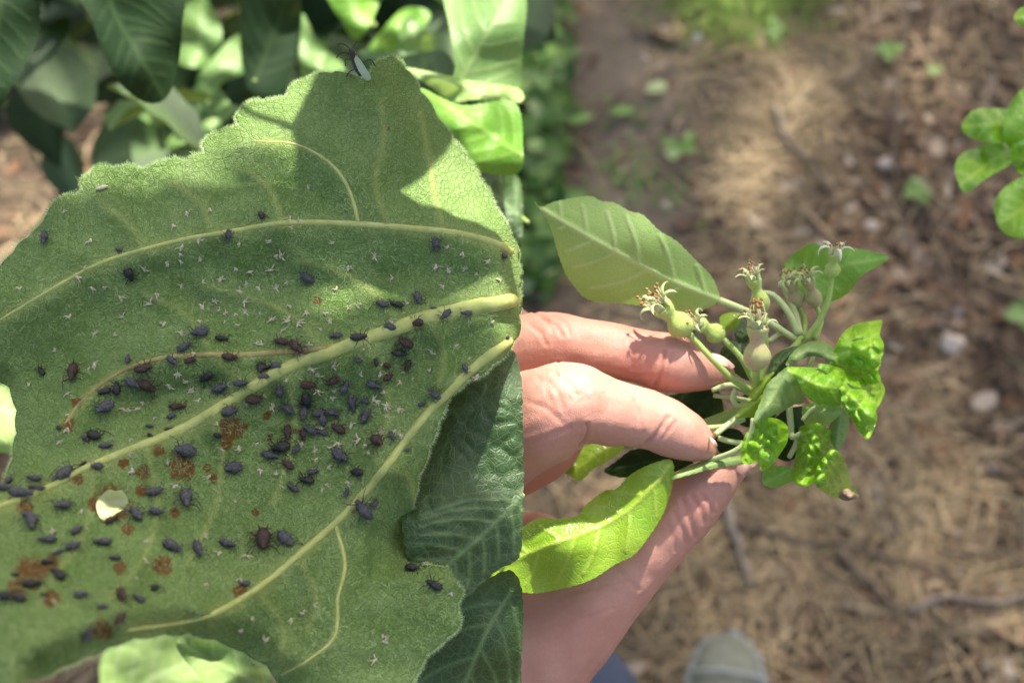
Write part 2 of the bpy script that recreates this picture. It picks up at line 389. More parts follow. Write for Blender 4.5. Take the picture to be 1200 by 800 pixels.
# fallen things on the ground
def gtube(pts, r0, r1, n=7, wob=.006, lift=.012):
    c = catmull([Vector((G(x, y).x, G(x, y).y, 0)) for x, y in pts], 6); N = len(c); sd_ = random.random() * 50
    W = [Vector((v.x + wob * nz(i * .35, sd_), v.y + wob * nz(i * .35, sd_ + 9), ground_h(v.x, v.y) + lift + r0 * .5)) for i, v in enumerate(c)]
    return tube_mesh(W, [(r0 + (r1 - r0) * i / (N - 1)) * (1 + .25 * nz(i * .6, sd_ + 3)) for i in range(N)], n)
M['stick'] = plain_mat('weathered_stick', (.085, .060, .04), (.23, .17, .115), rough=.85, scale=70, bump=.6, bdist=.002)
M['grey_stick'] = plain_mat('grey_stick', (.13, .105, .08), (.28, .23, .18), rough=.85, scale=70, bump=.6, bdist=.002)
for pts, r0, r1, mt, lb in [
    ([(1062, -20), (1056, 50), (1047, 110), (1044, 180), (1047, 245)], .005, .0025, 'stick', 'long thin brown twig lying beside the green seedling'),
    ([(905, 135), (920, 175), (945, 200), (972, 238)], .006, .003, 'grey_stick', 'crooked grey twig lying across the straw above the shoot'),
    ([(668, 158), (720, 130), (760, 100), (798, 70)], .004, .0025, 'stick', 'straight dark twig lying across the bare soil path'),
    ([(842, 575), (852, 610), (862, 650), (874, 690)], .009, .006, 'grey_stick', 'stout pale stick lying below the thumb'),
    ([(980, 648), (1010, 682), (1034, 705), (1052, 722)], .007, .005, 'stick', 'short tan stick lying in the straw by the white pebble'),
    ([(865, 620), (930, 635), (1000, 645), (1080, 668), (1120, 690)], .004, .003, 'stick', 'long dark twig lying crosswise over the straw'),
    ([(1060, 720), (1110, 705), (1160, 712), (1210, 700)], .006, .004, 'grey_stick', 'grey twig lying level among the dead leaves'),
    ([(1130, 690), (1095, 770), (1080, 810)], .004, .003, 'stick', 'thin twig pointing down through the dead leaves'),
    ([(1210, 660), (1150, 650), (1095, 655)], .004, .002, 'stick', 'thin brown twig beside the pinkish pebble'),
    ([(985, 110), (1012, 85), (1020, 60)], .004, .003, 'grey_stick', 'short grey twig lying near the straw patch')]:
    v = gtube(pts, r0 * .68, r1 * .68); o = mesh_obj('twig', v[0], v[1], M[mt], origin=v[0][0]); tag(o, lb, 'twig', 'twigs lying on the soil')
def pebble(px, py, r, mt, lb, flat=.6):
    g = G(px, py); bm = bmesh.new(); bmesh.ops.create_icosphere(bm, subdivisions=3, radius=1); s = random.random() * 40
    for v in bm.verts:
        k = 1 + .35 * noise.noise(v.co * 1.3 + Vector((s, 0, 0))) + .1 * noise.noise(v.co * 4 + Vector((s, 5, 0))); v.co = Vector((v.co.x * r * k, v.co.y * r * k * .8, v.co.z * r * k * flat))
    me = bpy.data.meshes.new('pebble'); bm.to_mesh(me); bm.free(); me.materials.append(M[mt]); me.polygons.foreach_set('use_smooth', [True] * len(me.polygons))
    o = bpy.data.objects.new('pebble', me); col.objects.link(o); o.location = (g.x, g.y, ground_h(g.x, g.y) + r * flat * .5); o.rotation_euler = (0, 0, random.uniform(0, 6)); tag(o, lb, 'pebble', 'pebbles on the soil')
M['stone'] = plain_mat('pale_stone', (.36, .29, .23), (.56, .48, .40), rough=.9, scale=60, bump=.4, bdist=.002)
M['white_stone'] = plain_mat('white_stone', (.55, .54, .54), (.74, .73, .72), rough=.8, scale=80, bump=.3, bdist=.001)
M['pink_stone'] = plain_mat('pink_stone', (.42, .30, .32), (.60, .46, .48), rough=.8, scale=80, bump=.3, bdist=.001)
for a in [(997, 711, .008, 'white_stone', 'round white pebble lying in the straw'), (1103, 377, .007, 'white_stone', 'small white pebble beside the pale clod'), (1118, 401, .019, 'stone', 'large pale clod lying on the bare soil'),
          (1020, 268, .011, 'stone', 'pale stone lying near the small seedling'), (1120, 626, .008, 'pink_stone', 'pinkish pebble among the dead leaves'), (1165, 548, .007, 'white_stone', 'tiny whitish pebble beyond the curled leaf'),
          (755, 68, .007, 'stone', 'small tan pebble on the soil path'), (778, 33, .007, 'stone', 'rounded tan pebble near the green grass'), (817, 45, .010, 'white_stone', 'whitish chip of stone beside the grass patch'),
          (780, 246, .008, 'stone', 'pale pebble lying beyond the pale leaf'), (1035, 198, .012, 'stone', 'pale stone beside the thin brown twig'), (1180, 790, .009, 'stone', 'tan pebble among twigs and dead leaves'),
          (1040, 10, .007, 'pink_stone', 'small pinkish pebble beside the long twig')]:
    pebble(*a)

# ------------------------------------------------------------------ leaf blades
def blade(name, poly, d0, mat, parent=None, tilt=(0, 0), cup=0.0, wave=0.0, blister=0.0, bsize=14.0, step=3.0, serr=0.0, spitch=9.0, midrib=None, lat=7, vrel=0.00035, vw=2.2, sub=4, seed=None, dfun=None, holes=(), raw=False, latlen=.86, thick=0, origin=None, bstep=None, scallop=0.0, scpitch=34.0):
    bstep = bstep or step * .7
    seed = random.random() * 100 if seed is None else seed
    ring = [Vector((p[0], p[1])) for p in poly]
    if not raw: ring = catmull([Vector((p[0], p[1], 0)) for p in poly], sub, True)
    ring = [Vector((p[0], p[1])) for p in resample([Vector((p[0], p[1], 0)) for p in ring], bstep, True)]
    area = sum(a.x * b.y - b.x * a.y for a, b in zip(ring, ring[1:] + ring[:1]))
    if scallop:
        n = len(ring); out = []; s = 0.0
        for i in range(n):
            t = (ring[(i + 1) % n] - ring[i - 1]); t = t.normalized() if t.length else Vector((1, 0)); nrm = Vector((t.y, -t.x)) * (1 if area > 0 else -1)
            sp = s + 14 * nz(s / 90, 17); out.append(ring[i] + nrm * scallop * (abs(math.sin(math.pi * sp / scpitch)) ** .6 - .55)); s += bstep
        ring = out
    if serr:
        n = len(ring); out = []; s = 0.0
        for i in range(n):
            t = (ring[(i + 1) % n] - ring[i - 1]); t = t.normalized() if t.length else Vector((1, 0)); nrm = Vector((t.y, -t.x)) * (1 if area > 0 else -1)
            ph = (s / spitch) % 1.0; out.append(ring[i] + nrm * serr * (1 - ph if ph > .25 else ph * 3) * (0.7 + .6 * abs(nz(s / 23, seed)))); s += bstep
        ring = out
    cx = sum(p.x for p in ring) / len(ring); cy = sum(p.y for p in ring) / len(ring)
    vein_lines = []
    if midrib:
        mr = catmull([Vector((a[0], a[1], 0)) for a in midrib], 6); vein_lines.append((mr, 1.25 * vw, 1.0))
        for side in (-1, 1):
            for k in range(lat):
                t = (k + .6 + .25 * side * .5) / (lat + .4); i = min(len(mr) - 2, int(t * (len(mr) - 1))); p = mr[i].copy(); dd = (mr[i + 1] - mr[i]).normalized(); nn = Vector((-dd.y, dd.x, 0)) * side
                ln = [p.copy()]; st = 4.0
                for q in range(60):
                    w = min(1, q / 22); v = (dd * (.55 + .45 * w) + nn * (.85 - .35 * w)).normalized(); p = p + v * st
                    if not inside(p.x, p.y, ring): break
                    ln.append(p.copy())
                ln = ln[:max(2, int(len(ln) * latlen))]
                vein_lines.append((ln, .75 * vw, .75))
    def vein_all(xy):
        b = np.zeros(len(xy))
        for ln, w, a in vein_lines: b = np.maximum(b, a * np.exp(-(np_dist(xy, ln) / w) ** 2))
        return b
    ring_pts = [tuple(p) for p in ring]
    size = max(1.0, math.sqrt(abs(area) / 2))
    def depth(x, y):
        if dfun: return dfun(x, y)
        d = d0 + tilt[0] * (x - cx) / 100 + tilt[1] * (y - cy) / 100
        if cup and midrib: q = seg_dist(x, y, midrib) / size; d += cup * q * q
        elif cup: d += cup * (((x - cx) ** 2 + (y - cy) ** 2) / size ** 2)
        if wave: d += wave * nz(x / size * 1.6, y / size * 1.6, seed)
        if blister:
            dist, pts_ = noise.voronoi(Vector((x / bsize + seed, y / bsize, seed)), distance_metric='DISTANCE', exponent=2.5)
            t_ = min(1.0, (dist[1] - dist[0]) / .6); d -= blister * t_ * (2 - t_) * (1.15 - .5 * min(1, dist[0]))
        return d
    pts = [Vector(p) for p in ring_pts]; n = len(pts)
    edges = [(i, (i + 1) % n) for i in range(n)]
    hol = []
    for h in holes:
        hr = [Vector((p[0], p[1])) for p in resample(catmull([Vector((a[0], a[1], 0)) for a in h], 5, True), step * .7, True)]; b = len(pts); pts += hr
        edges += [(b + i, b + (i + 1) % len(hr)) for i in range(len(hr))]; hol.append(hr)
    x0, x1 = min(p.x for p in ring), max(p.x for p in ring); y0, y1 = min(p.y for p in ring), max(p.y for p in ring)
    yy, row = y0 + step * .5, 0; cand = []
    while yy < y1:
        xx = x0 + (step * .5 if row % 2 else 0)
        while xx < x1: cand.append((xx + random.uniform(-.12, .12) * step, yy + random.uniform(-.12, .12) * step)); xx += step
        yy += step * .87; row += 1
    cand = np.array(cand); ok = np_inside(cand, ring_pts) & (np_dist(cand, ring_pts + ring_pts[:1]) > bstep * .35)
    for h in hol: ok &= ~np_inside(cand, h)
    pts += [Vector((a, b)) for a, b in cand[ok]]
    r = delaunay_2d_cdt(pts, edges, [], 1, 1e-4)
    v2, tris = r[0], r[2]; faces = []
    cen = np.array([[sum(v2[i].x for i in f) / 3, sum(v2[i].y for i in f) / 3] for f in tris]); keep = np_inside(cen, ring_pts)
    for h in hol: keep &= ~np_inside(cen, h)
    for f, kp in zip(tris, keep):
        if not kp: continue
        a, b, c_ = v2[f[0]], v2[f[1]], v2[f[2]]
        faces.append(tuple(f) if (b.x - a.x) * (c_.y - a.y) - (c_.x - a.x) * (b.y - a.y) < 0 else tuple(reversed(f)))
    va = [float(a) for a in vein_all(np.array([(v.x, v.y) for v in v2]))]
    if blister > .002:
        for i, v in enumerate(v2):
            dist, _p = noise.voronoi(Vector((v.x / bsize + seed, v.y / bsize, seed)), distance_metric='DISTANCE', exponent=2.5); va[i] = max(va[i], .55 * math.exp(-((dist[1] - dist[0]) / .10) ** 2))
    vs = [P(v.x, v.y, depth(v.x, v.y) - vrel * a) for v, a in zip(v2, va)]
    o = mesh_obj(name, vs, faces, mat, parent, origin=origin); me = o.data
    at = me.attributes.new('vein', 'FLOAT', 'POINT'); at.data.foreach_set('value', va)
    uv = me.uv_layers.new(name='UVMap'); 
    for lp in me.loops: q = v2[lp.vertex_index]; uv.data[lp.index].uv = (q.x / 100, q.y / 100)
    if thick:
        mod = o.modifiers.new('thickness', 'SOLIDIFY'); mod.thickness = thick; mod.offset = -1
    return o, v2, depth, ring_pts

# ------------------------------------------------------------------ the big aphid-ridden leaf, seen from its underside
ML = [(-45, 372), (-20, 336), (0, 313), (25, 284), (48, 264), (54, 250), (63, 239), (78, 229), (98, 223), (96, 212), (107, 200), (122, 194), (138, 197), (156, 194), (170, 199), (186, 190), (204, 186), (214, 189), (228, 182), (241, 181),
      (237, 170), (249, 158), (263, 151), (281, 148), (276, 137), (283, 127), (300, 118), (320, 117), (334, 113), (344, 100), (364, 90), (390, 84), (409, 88), (431, 91), (439, 77), (452, 68), (465, 69), (477, 81), (487, 97), (500, 116), (515, 140),
      (533, 166), (555, 196), (572, 226), (590, 258), (603, 281), (609, 305), (611, 335), (610, 370), (606, 396), (587, 419), (568, 435), (547, 447), (527, 463), (514, 495), (501, 531), (488, 570), (484, 602), (485, 641), (492, 654), (508, 664), (525, 664),
      (527, 677), (542, 691), (536, 706), (539, 728), (527, 745), (511, 757), (497, 771), (487, 792), (474, 822), (430, 850), (380, 850), (345, 826), (327, 800), (312, 780), (284, 764), (258, 752), (220, 743), (181, 745), (145, 752), (114, 764), (85, 776), (52, 791), (0, 806), (-45, 815),
      (-50, 700), (-45, 590), (-8, 574), (6, 562), (15, 530), (19, 492), (15, 466), (4, 449), (-20, 440), (-48, 425)]
ML_HOLE = [(128, 572), (136, 574), (143, 573), (150, 582), (150, 589), (145, 596), (136, 601), (130, 606), (122, 609), (115, 602), (113, 590), (119, 580)]
MV = {'midrib': [(599, 352, 9.5), (560, 360, 10.5), (500, 373, 9.5), (450, 390, 9), (400, 408, 8.5), (350, 425, 8), (310, 445, 7.5), (270, 470, 7), (220, 500, 6.5), (160, 525, 5.5), (110, 545, 5), (60, 570, 4.5), (10, 590, 4), (-40, 605, 3)],
      'top': [(598, 295, 5), (580, 286, 5.5), (540, 275, 5), (480, 268, 4.5), (400, 262, 4), (330, 262, 3.6), (280, 270, 3.2), (220, 280, 3), (160, 295, 2.8), (110, 312, 2.4), (50, 345, 2), (0, 375, 1.5)],
      'brown': [(400, 407, 4.5), (340, 412, 4.2), (290, 416, 4), (240, 416, 3.8), (190, 420, 3.5), (150, 432, 3.3), (120, 450, 3), (95, 472, 2.6), (75, 498, 2)],
      'low': [(597, 400, 5.5), (575, 415, 6.5), (545, 440, 6), (510, 475, 5.5), (480, 510, 5), (450, 550, 5), (420, 585, 4.8), (390, 615, 4.5), (350, 650, 4), (300, 690, 3.6), (240, 722, 3), (150, 738, 2)],
      'arch': [(420, 262, 2.6), (411, 228, 2.4), (395, 200, 2.2), (370, 180, 1.9), (340, 168, 1.5), (300, 166, .8)],
      'side': [(392, 612, 2.6), (404, 660, 2.4), (396, 700, 2.2), (392, 745, 2), (362, 772, 1.6), (330, 790, 1)]}
FINE_V = [[(455, 266), (440, 215), (450, 160), (446, 120)], [(520, 272), (508, 220), (500, 170), (492, 130)], [(330, 262), (318, 225), (290, 200)], [(250, 275), (236, 240), (205, 215)], [(170, 292), (150, 262), (120, 240)],
          [(470, 384), (440, 345), (400, 320), (350, 305)], [(380, 416), (350, 375), (300, 350), (240, 335)], [(300, 450), (260, 430), (220, 370), (170, 345)], [(330, 435), (345, 480), (340, 530), (320, 590)], [(420, 402), (450, 440), (455, 490), (440, 540)],
          [(250, 482), (260, 540), (250, 600), (220, 660)], [(170, 522), (185, 590), (170, 650), (130, 700)], [(110, 545), (100, 620), (60, 680)], [(500, 375), (520, 410), (515, 450)], [(450, 550), (480, 560), (487, 600)], [(300, 690), (330, 730), (330, 770)], [(240, 720), (250, 735)], [(350, 650), (370, 700), (360, 740)]]
FINE_V = [[Vector((a[0], a[1], 0)) for a in catmull([Vector((p[0], p[1], 0)) for p in l], 5)] for l in FINE_V]
MVC = {k: catmull([Vector((a[0], a[1], 0)) for a in v], 3) for k, v in MV.items()}
def sstep(a, b, x): t = max(0, min(1, (x - a) / (b - a))); return t * t * (3 - 2 * t)
def _depth_grid():
    gx, gy = np.arange(-80, 641, 3.0), np.arange(40, 881, 3.0); X, Y = np.meshgrid(gx, gy); xy = np.stack([X.ravel(), Y.ravel()], 1); x, y = xy[:, 0], xy[:, 1]
    def ss(a, b, v): t = np.clip((v - a) / (b - a), 0, 1); return t * t * (3 - 2 * t)
    d = 0.286 + 0.011 * (400 - y) / 330 + 0.012 * np.clip((300 - y) / 230, 0, 2) ** 1.5
    d = d + 0.020 * np.clip((300 - y) / 200, 0, 1.2) * ss(400, 560, x)
    d = d - 0.066 * ss(430, 800, y) * ss(430, 20, x) - 0.007 * ss(560, 800, y)
    q = np.min([np_dist(xy, MVC[n]) for n in MVC], axis=0); q2 = np.min([np_dist(xy, l) for l in FINE_V], axis=0)
    d = d + 0.0056 * (1 - np.exp(-(q / 40) ** 2)) + 0.0016 * (1 - np.exp(-(q2 / 13) ** 2))
    d = d + np.array([0.0026 * nz(a / 120, b / 120, 4) + 0.0012 * nz(a / 38, b / 38, 9) + 0.0004 * nz(a / 12, b / 12, 2) for a, b in xy])
    # the margin past the lower vein, and the base by the stalk, turn away
    s_ = np.clip((x - (1030 - 1.04 * y)) / 60.0, 0, 2.2); m_ = (x > 430) & (y > 380) & (y < 680)
    d = d + np.where(m_, 0.006 * s_ ** 2 * ss(400, 470, y) * ss(690, 600, y), 0)
    d = d + 0.020 * np.clip((x - 578) / 32, 0, 3) ** 2 * ss(230, 290, y)
    d = d + 0.006 * ss(55, 0, np_dist(xy, [(477, 81), (515, 140), (555, 196), (605, 285)]))
    d = d + 0.010 * ss(40, 0, np_dist(xy, [(52, 791), (114, 764), (181, 745), (220, 743), (284, 764), (327, 800)]))
    d = d + 0.004 * ss(26, 0, np_dist(xy, [(4, 449), (19, 492), (6, 562)]))
    return d.reshape(X.shape).tolist()
_DG = _depth_grid()
def leaf_depth(x, y):
    u = min(238.99, max(0, (x + 80) / 3)); v = min(279.99, max(0, (y - 40) / 3)); i, j = int(u), int(v); u -= i; v -= j
    return (_DG[j][i] * (1 - u) + _DG[j][i + 1] * u) * (1 - v) + (_DG[j + 1][i] * (1 - u) + _DG[j + 1][i + 1] * u) * v
STAIN = [(271, 502, 17), (213, 547, 19), (186, 528, 9), (131, 590, 25), (168, 553, 10), (166, 575, 9), (145, 543, 8), (243, 548, 6), (80, 497, 10), (36, 670, 22), (60, 660, 12), (120, 737, 15), (191, 663, 14), (282, 693, 11), (90, 472, 8), (347, 505, 5), (313, 487, 6), (30, 595, 12), (415, 592, 8), (110, 590, 10), (265, 520, 9), (316, 512, 5), (455, 150, 3.5), (372, 352, 6), (250, 560, 7), (150, 620, 9), (60, 700, 12), (20, 690, 14), (205, 600, 8), (140, 665, 9), (90, 560, 9), (300, 600, 6), (285, 500, 7)]
big_leaf = empty('apple_leaf', P(611, 350, leaf_depth(611, 350)))
tag(big_leaf, 'large woolly grey-green leaf underside crowded with dark aphids', 'leaf')
mlo, mv2, _, mring = blade('blade', ML, .286, M['under'], big_leaf, dfun=leaf_depth, holes=[ML_HOLE], step=4.0, bstep=2.0, sub=5, thick=.00035, vrel=0, scallop=3.4, scpitch=33)
at = mlo.data.attributes['vein']
_xy = np.array([(v.x, v.y) for v in mv2])
_mv = np.max([.75 * np.exp(-(np_dist(_xy, MVC[k]) / (1.9 * np.mean([n_[2] for n_ in MV[k]]))) ** 2) for k in MV], axis=0)
at.data.foreach_set('value', np.maximum(_mv, 0.8 * np.exp(-(np.min([np_dist(_xy, l) for l in FINE_V], axis=0) / 3.2) ** 2)).astype(np.float32))
sa = mlo.data.attributes.new('stain', 'FLOAT', 'POINT')
sa.data.foreach_set('value', [max(math.exp(-(((v.x - x) ** 2 + (v.y - y) ** 2) / r ** 2)) for x, y, r in STAIN) * .95 for v in mv2])
for k, nodes in MV.items():
    c = catmull([Vector((a[0], a[1], a[2])) for a in nodes], 7)
    vf = tube_mesh([P(v.x, v.y, leaf_depth(v.x, v.y) + .52 * v.z / FPX * .286) for v in c], [v.z * (1 + .07 * nz(i * .5, 3)) / FPX * .286 for i, v in enumerate(c)], 10)
    mesh_obj('midrib' if k == 'midrib' else 'vein', vf[0], vf[1], M['brown_vein' if k == 'brown' else 'under_vein'], big_leaf)
b0 = leaf_depth(611, 350)
vf = wtube([P(596, 354, leaf_depth(596, 354) + .004), P(600, 358, b0 + .014), P(590, 372, .325), P(560, 360, .336), P(520, 320, .345)], [.0021, .002, .0019, .0019, .002])
mesh_obj('petiole', vf[0], vf[1], M['stem'], big_leaf)
def leaf_frame(x, y):
    d = leaf_depth(x, y); p = P(x, y, d); e = 3.0
    tx = (P(x + e, y, leaf_depth(x + e, y)) - P(x - e, y, leaf_depth(x - e, y))).normalized(); ty = (P(x, y - e, leaf_depth(x, y - e)) - P(x, y + e, leaf_depth(x, y + e))).normalized()
    n = tx.cross(ty).normalized(); ty = n.cross(tx)
    return p, tx, ty, n
def hairs():
    m = MB(); rnd = random.Random(5); n = 0
    cand = np.array([(rnd.uniform(-10, 612), rnd.uniform(60, 805)) for k in range(30000)]); cand = cand[np_inside(cand, mring) & ~np_inside(cand, ML_HOLE)].tolist()
    for x, y in cand[:15500]:
        p, tx, ty, nn = leaf_frame(x, y); a = rnd.uniform(0, 6.28); L = rnd.uniform(.0007, .0021); w = rnd.uniform(.000012, .00003); vs = []
        q = p + nn * .00005
        for i in range(4):
            dd = tx * math.cos(a) + ty * math.sin(a); s = tx * -math.sin(a) + ty * math.cos(a)
            vs += [q + s * w, q - s * w]; q = q + dd * L / 3 + nn * (.0002 if i == 0 else -.00003); a += rnd.uniform(-.7, .7)
        m.add((vs, [(0, 1, 3, 2), (2, 3, 5, 4), (4, 5, 7, 6)])); n += 1
    N = len(mring)
    for i in range(N):
        x, y = mring[i]
        if not (-5 < x < 612 and 0 < y < 800): continue
        for k in range(7):
            j = (i + 1) % N; u = rnd.random(); px, py = x + (mring[j][0] - x) * u, y + (mring[j][1] - y) * u
            p, tx, ty, nn = leaf_frame(px, py); t = Vector((mring[j][0] - x, mring[j][1] - y)); ou = Vector((t.y, -t.x)).normalized()
            o = (tx * ou.x - ty * ou.y) + tx * rnd.uniform(-.6, .6) + ty * rnd.uniform(-.6, .6) + nn * rnd.uniform(0, .5); o.normalize(); s = o.cross(nn).normalized(); L = rnd.uniform(.0004, .0013); w = .00002
            q = p + o * L * .5; e = p + o * L + s * rnd.uniform(-.3, .3) * L
            m.add(([p + s * w, p - s * w, q + s * w, q - s * w, e], [(0, 1, 3, 2), (2, 3, 4)]))
    o = m.build('hair', M['hair'], big_leaf, smooth=False); o['kind'] = 'stuff'
hairs()

# ------------------------------------------------------------------ aphids
def lathe_x(prof, n=10, zs=.85, zc=.2, seg=0):
    vs, fs = [], []
    for i, (x, r) in enumerate(prof):
        for k in range(n):
            a = 2 * math.pi * k / n; vs.append(Vector((x, math.cos(a) * r, zc + math.sin(a) * r * zs)))
    for i in range(len(prof) - 1):
        for k in range(n): fs.append((i * n + k, i * n + (k + 1) % n, (i + 1) * n + (k + 1) % n, (i + 1) * n + k))
    fs.append(tuple(reversed(range(n)))); fs.append(tuple(range((len(prof) - 1) * n, len(prof) * n))); return vs, fs
def aphid_mesh(name, fat, rnd):
    m = MB(); prof = []
    base = [(-.5, .03), (-.46, .12), (-.38, .2), (-.27, .265), (-.12, .30), (.02, .29), (.14, .24), (.24, .185), (.32, .16), (.38, .15), (.44, .12), (.48, .07), (.5, .02)]
    c = catmull([Vector((x, r * fat, 0)) for x, r in base], 3)
    for i, v in enumerate(c): prof.append((v.x, max(.01, v.y * (1 + (.05 * math.sin(v.x * 48) if v.x < .2 else 0)))))
    m.add(lathe_x(prof, 12, .82, .2))
    for i, x in enumerate((.27, .14, .0)):
        for s in (-1, 1):
            kx = x + (.22, .04, -.2)[i] + rnd.uniform(-.06, .06); fx = x + (.36, .06, -.4)[i] + rnd.uniform(-.06, .06)
            m.add(tube_mesh([Vector((x, s * .12, .14)), Vector((kx, s * (.34 + .08 * rnd.random()), .27)), Vector((fx, s * (.52 + .1 * rnd.random()), .01))], [.026, .02, .012], 5))
    for s in (-1, 1):
        m.add(tube_mesh([Vector((.46, s * .05, .24)), Vector((.58, s * .2, .34)), Vector((.45 - .2 * rnd.random(), s * .38, .36))], [.018, .014, .007], 5))
        m.add(tube_mesh([Vector((-.33, s * .13, .33)), Vector((-.46, s * .17, .40))], [.024, .018], 5))
    o_ = rnd.random() * 30
    m.v = [v + Vector((noise.noise(v * 5 + Vector((o_, 0, 0))), noise.noise(v * 5 + Vector((0, o_, 0))), noise.noise(v * 5 + Vector((0, 0, o_))))) * .035 for v in m.v]
    me = bpy.data.meshes.new(name); me.from_pydata(m.v, [], m.f); me.update(); me.polygons.foreach_set('use_smooth', [True] * len(me.polygons)); return me
_r = random.Random(11)
AM = {}
for c, k in (('k', 'black_aphid'), ('g', 'grey_aphid'), ('b', 'brown_aphid')):
    AM[c] = []
    for f in (.80, .95, .70, .86):
        me = aphid_mesh('aphid', f, _r); me.materials.append(M[k]); AM[c].append(me)
def place_on_leaf(name, me, x, y, L_px, ang, lift=0.0, roll=0.0):
    p, tx, ty, n = leaf_frame(x, y); a = R(-ang); ex = tx * math.cos(a) + ty * math.sin(a); ey = n.cross(ex)
    if roll: ey, n2 = ey * math.cos(roll) + n * math.sin(roll), n * math.cos(roll) - ey * math.sin(roll)
    else: n2 = n
    s = L_px / FPX * leaf_depth(x, y); o = bpy.data.objects.new(name, me); col.objects.link(o)
    mw = Matrix((ex * s, ey * s, n2 * s)).transposed().to_4x4(); mw.translation = p + n * lift * s; o.matrix_world = mw; return o
ZO = {3: (0, 200, 2.963), 4: (300, 220, 2.963), 5: (0, 440, 3.871), 6: (300, 440, 3.078), 7: (0, 600, 3.871), 8: (300, 600, 3.75)}
APH = {3: '160,235,55,80,g 790,225,50,95,g 450,355,62,60,k 415,277,30,0,g 695,567,72,0,g 770,588,52,20,k 640,612,60,-20,g 600,660,52,20,g 660,660,46,0,b 797,652,60,0,b 447,655,36,90,g 500,687,70,0,b 262,705,85,85,b 148,697,44,60,k 720,710,70,-30,k 765,760,62,-20,g 840,735,62,-10,g 905,685,50,90,k 460,735,62,20,g 512,742,72,20,b 403,757,56,80,k 365,770,50,-20,k 910,160,42,60,k',
       4: '180,310,60,40,g 630,195,60,90,g 857,240,38,0,g 440,410,56,10,g 487,413,56,20,k 560,388,56,80,g 468,482,50,20,g 620,427,36,0,g 655,440,56,-45,g 730,435,45,0,g 568,470,60,0,b 358,523,66,0,k 277,517,50,0,g 90,540,60,20,b 145,550,70,50,b 30,625,56,0,k 75,620,46,20,g 495,570,62,0,k 520,535,62,30,b 450,615,42,0,b 415,605,36,60,k 525,613,46,-60,b 355,598,36,0,g 410,683,60,0,g 455,655,50,-20,b 725,630,42,60,g 625,715,60,20,g 870,518,30,0,g 305,690,60,-60,g 265,668,60,-40,b 180,680,60,0,b 85,700,60,-80,g 25,660,50,0,g 330,745,72,70,g 170,735,70,60,k 115,765,62,40,g 160,775,70,85,g 385,785,46,0,g 265,780,50,10,g 215,780,50,0,g 380,740,40,0,g',
       5: '475,150,102,-30,g 435,285,102,20,k 480,325,70,-10,g 385,295,60,60,g 805,150,82,-5,b 1010,60,92,-20,g 1150,105,82,-10,b 1035,165,86,-10,g 680,280,46,80,k 768,248,42,0,k 680,235,42,0,g 780,190,50,-20,g 830,340,118,10,g 985,270,52,20,k 1050,425,102,-15,g 295,455,112,95,g 250,475,60,80,g 435,417,66,5,g 380,405,42,-40,k 700,535,92,-20,g 840,570,128,-75,g 705,625,82,10,g 615,640,112,80,g 280,600,102,0,g 165,520,82,10,g 155,478,82,0,g 50,480,62,30,g 20,520,82,20,g 100,550,132,10,g 135,655,92,30,g 505,665,82,-30,b 270,240,36,20,k',
       6: '240,155,60,80,g 195,195,62,30,g 240,205,50,10,g 295,195,66,40,b 400,155,62,-60,g 280,135,42,10,g 445,240,82,10,b 490,220,42,60,g 120,205,62,80,b 165,215,50,80,b 95,265,82,0,k 140,268,42,-30,g 50,295,72,30,g 110,325,62,50,b 205,350,46,0,g 185,380,62,20,k 310,290,82,30,g 370,350,62,10,k 330,425,42,80,g 130,410,56,30,g 390,475,102,60,g 425,460,42,-50,g 545,268,26,0,g 25,600,112,75,b 105,600,92,50,g 565,700,62,20,k 585,660,42,0,k 645,755,72,20,k 600,105,32,0,g',
       7: '135,60,102,80,g 215,135,92,10,g 350,95,82,-60,g 330,165,92,-30,g 265,190,62,-60,g 215,235,62,10,k 260,295,92,80,k 140,340,102,0,k 70,290,42,0,k 30,390,92,0,k 90,400,82,20,k 360,385,82,-20,g 540,385,102,-50,b 460,435,62,0,g 530,480,92,-30,b 625,400,72,60,g 385,550,82,40,g 465,150,92,20,g 520,215,62,10,g 700,350,62,-10,k 770,165,102,40,g 890,170,92,75,g 1025,150,92,15,g 1190,140,112,80,b 1110,330,56,0,g 200,380,42,0,k'}
TONE = {'k': 'glossy black', 'g': 'dull grey', 'b': 'brownish'}
def place_of(x, y):
    q = {k: seg_dist(x, y, MVC[k]) for k in MVC}
    if math.hypot(x - 131, y - 590) < 40: return 'beside the ragged hole in the leaf'
    for sx, sy, r in STAIN:
        if r > 10 and math.hypot(x - sx, y - sy) < r + 8: return 'beside a rusty stain on the leaf'
    if q['midrib'] < 14: return 'on the thick pale midrib of the leaf'
    if q['brown'] < 14: return 'along the browned side vein of the leaf'
    if q['low'] < 16: return 'on the long lower side vein of the leaf'
    if q['top'] < 14: return 'on the long upper side vein of the leaf'
    if seg_dist(x, y, mring + mring[:1]) < 22: return 'at the margin of the woolly leaf'
    if 295 < x < 400 and 440 < y < 580: return 'in the dense crowd below the midrib'
    if y < 300: return 'near the scalloped upper part of the leaf'
    if x < 260 and y > 560: return 'below the midrib near the arched margin'
    if x > 400: return 'between midrib and lower vein of the leaf'
    return 'between the veins on the open leaf blade'
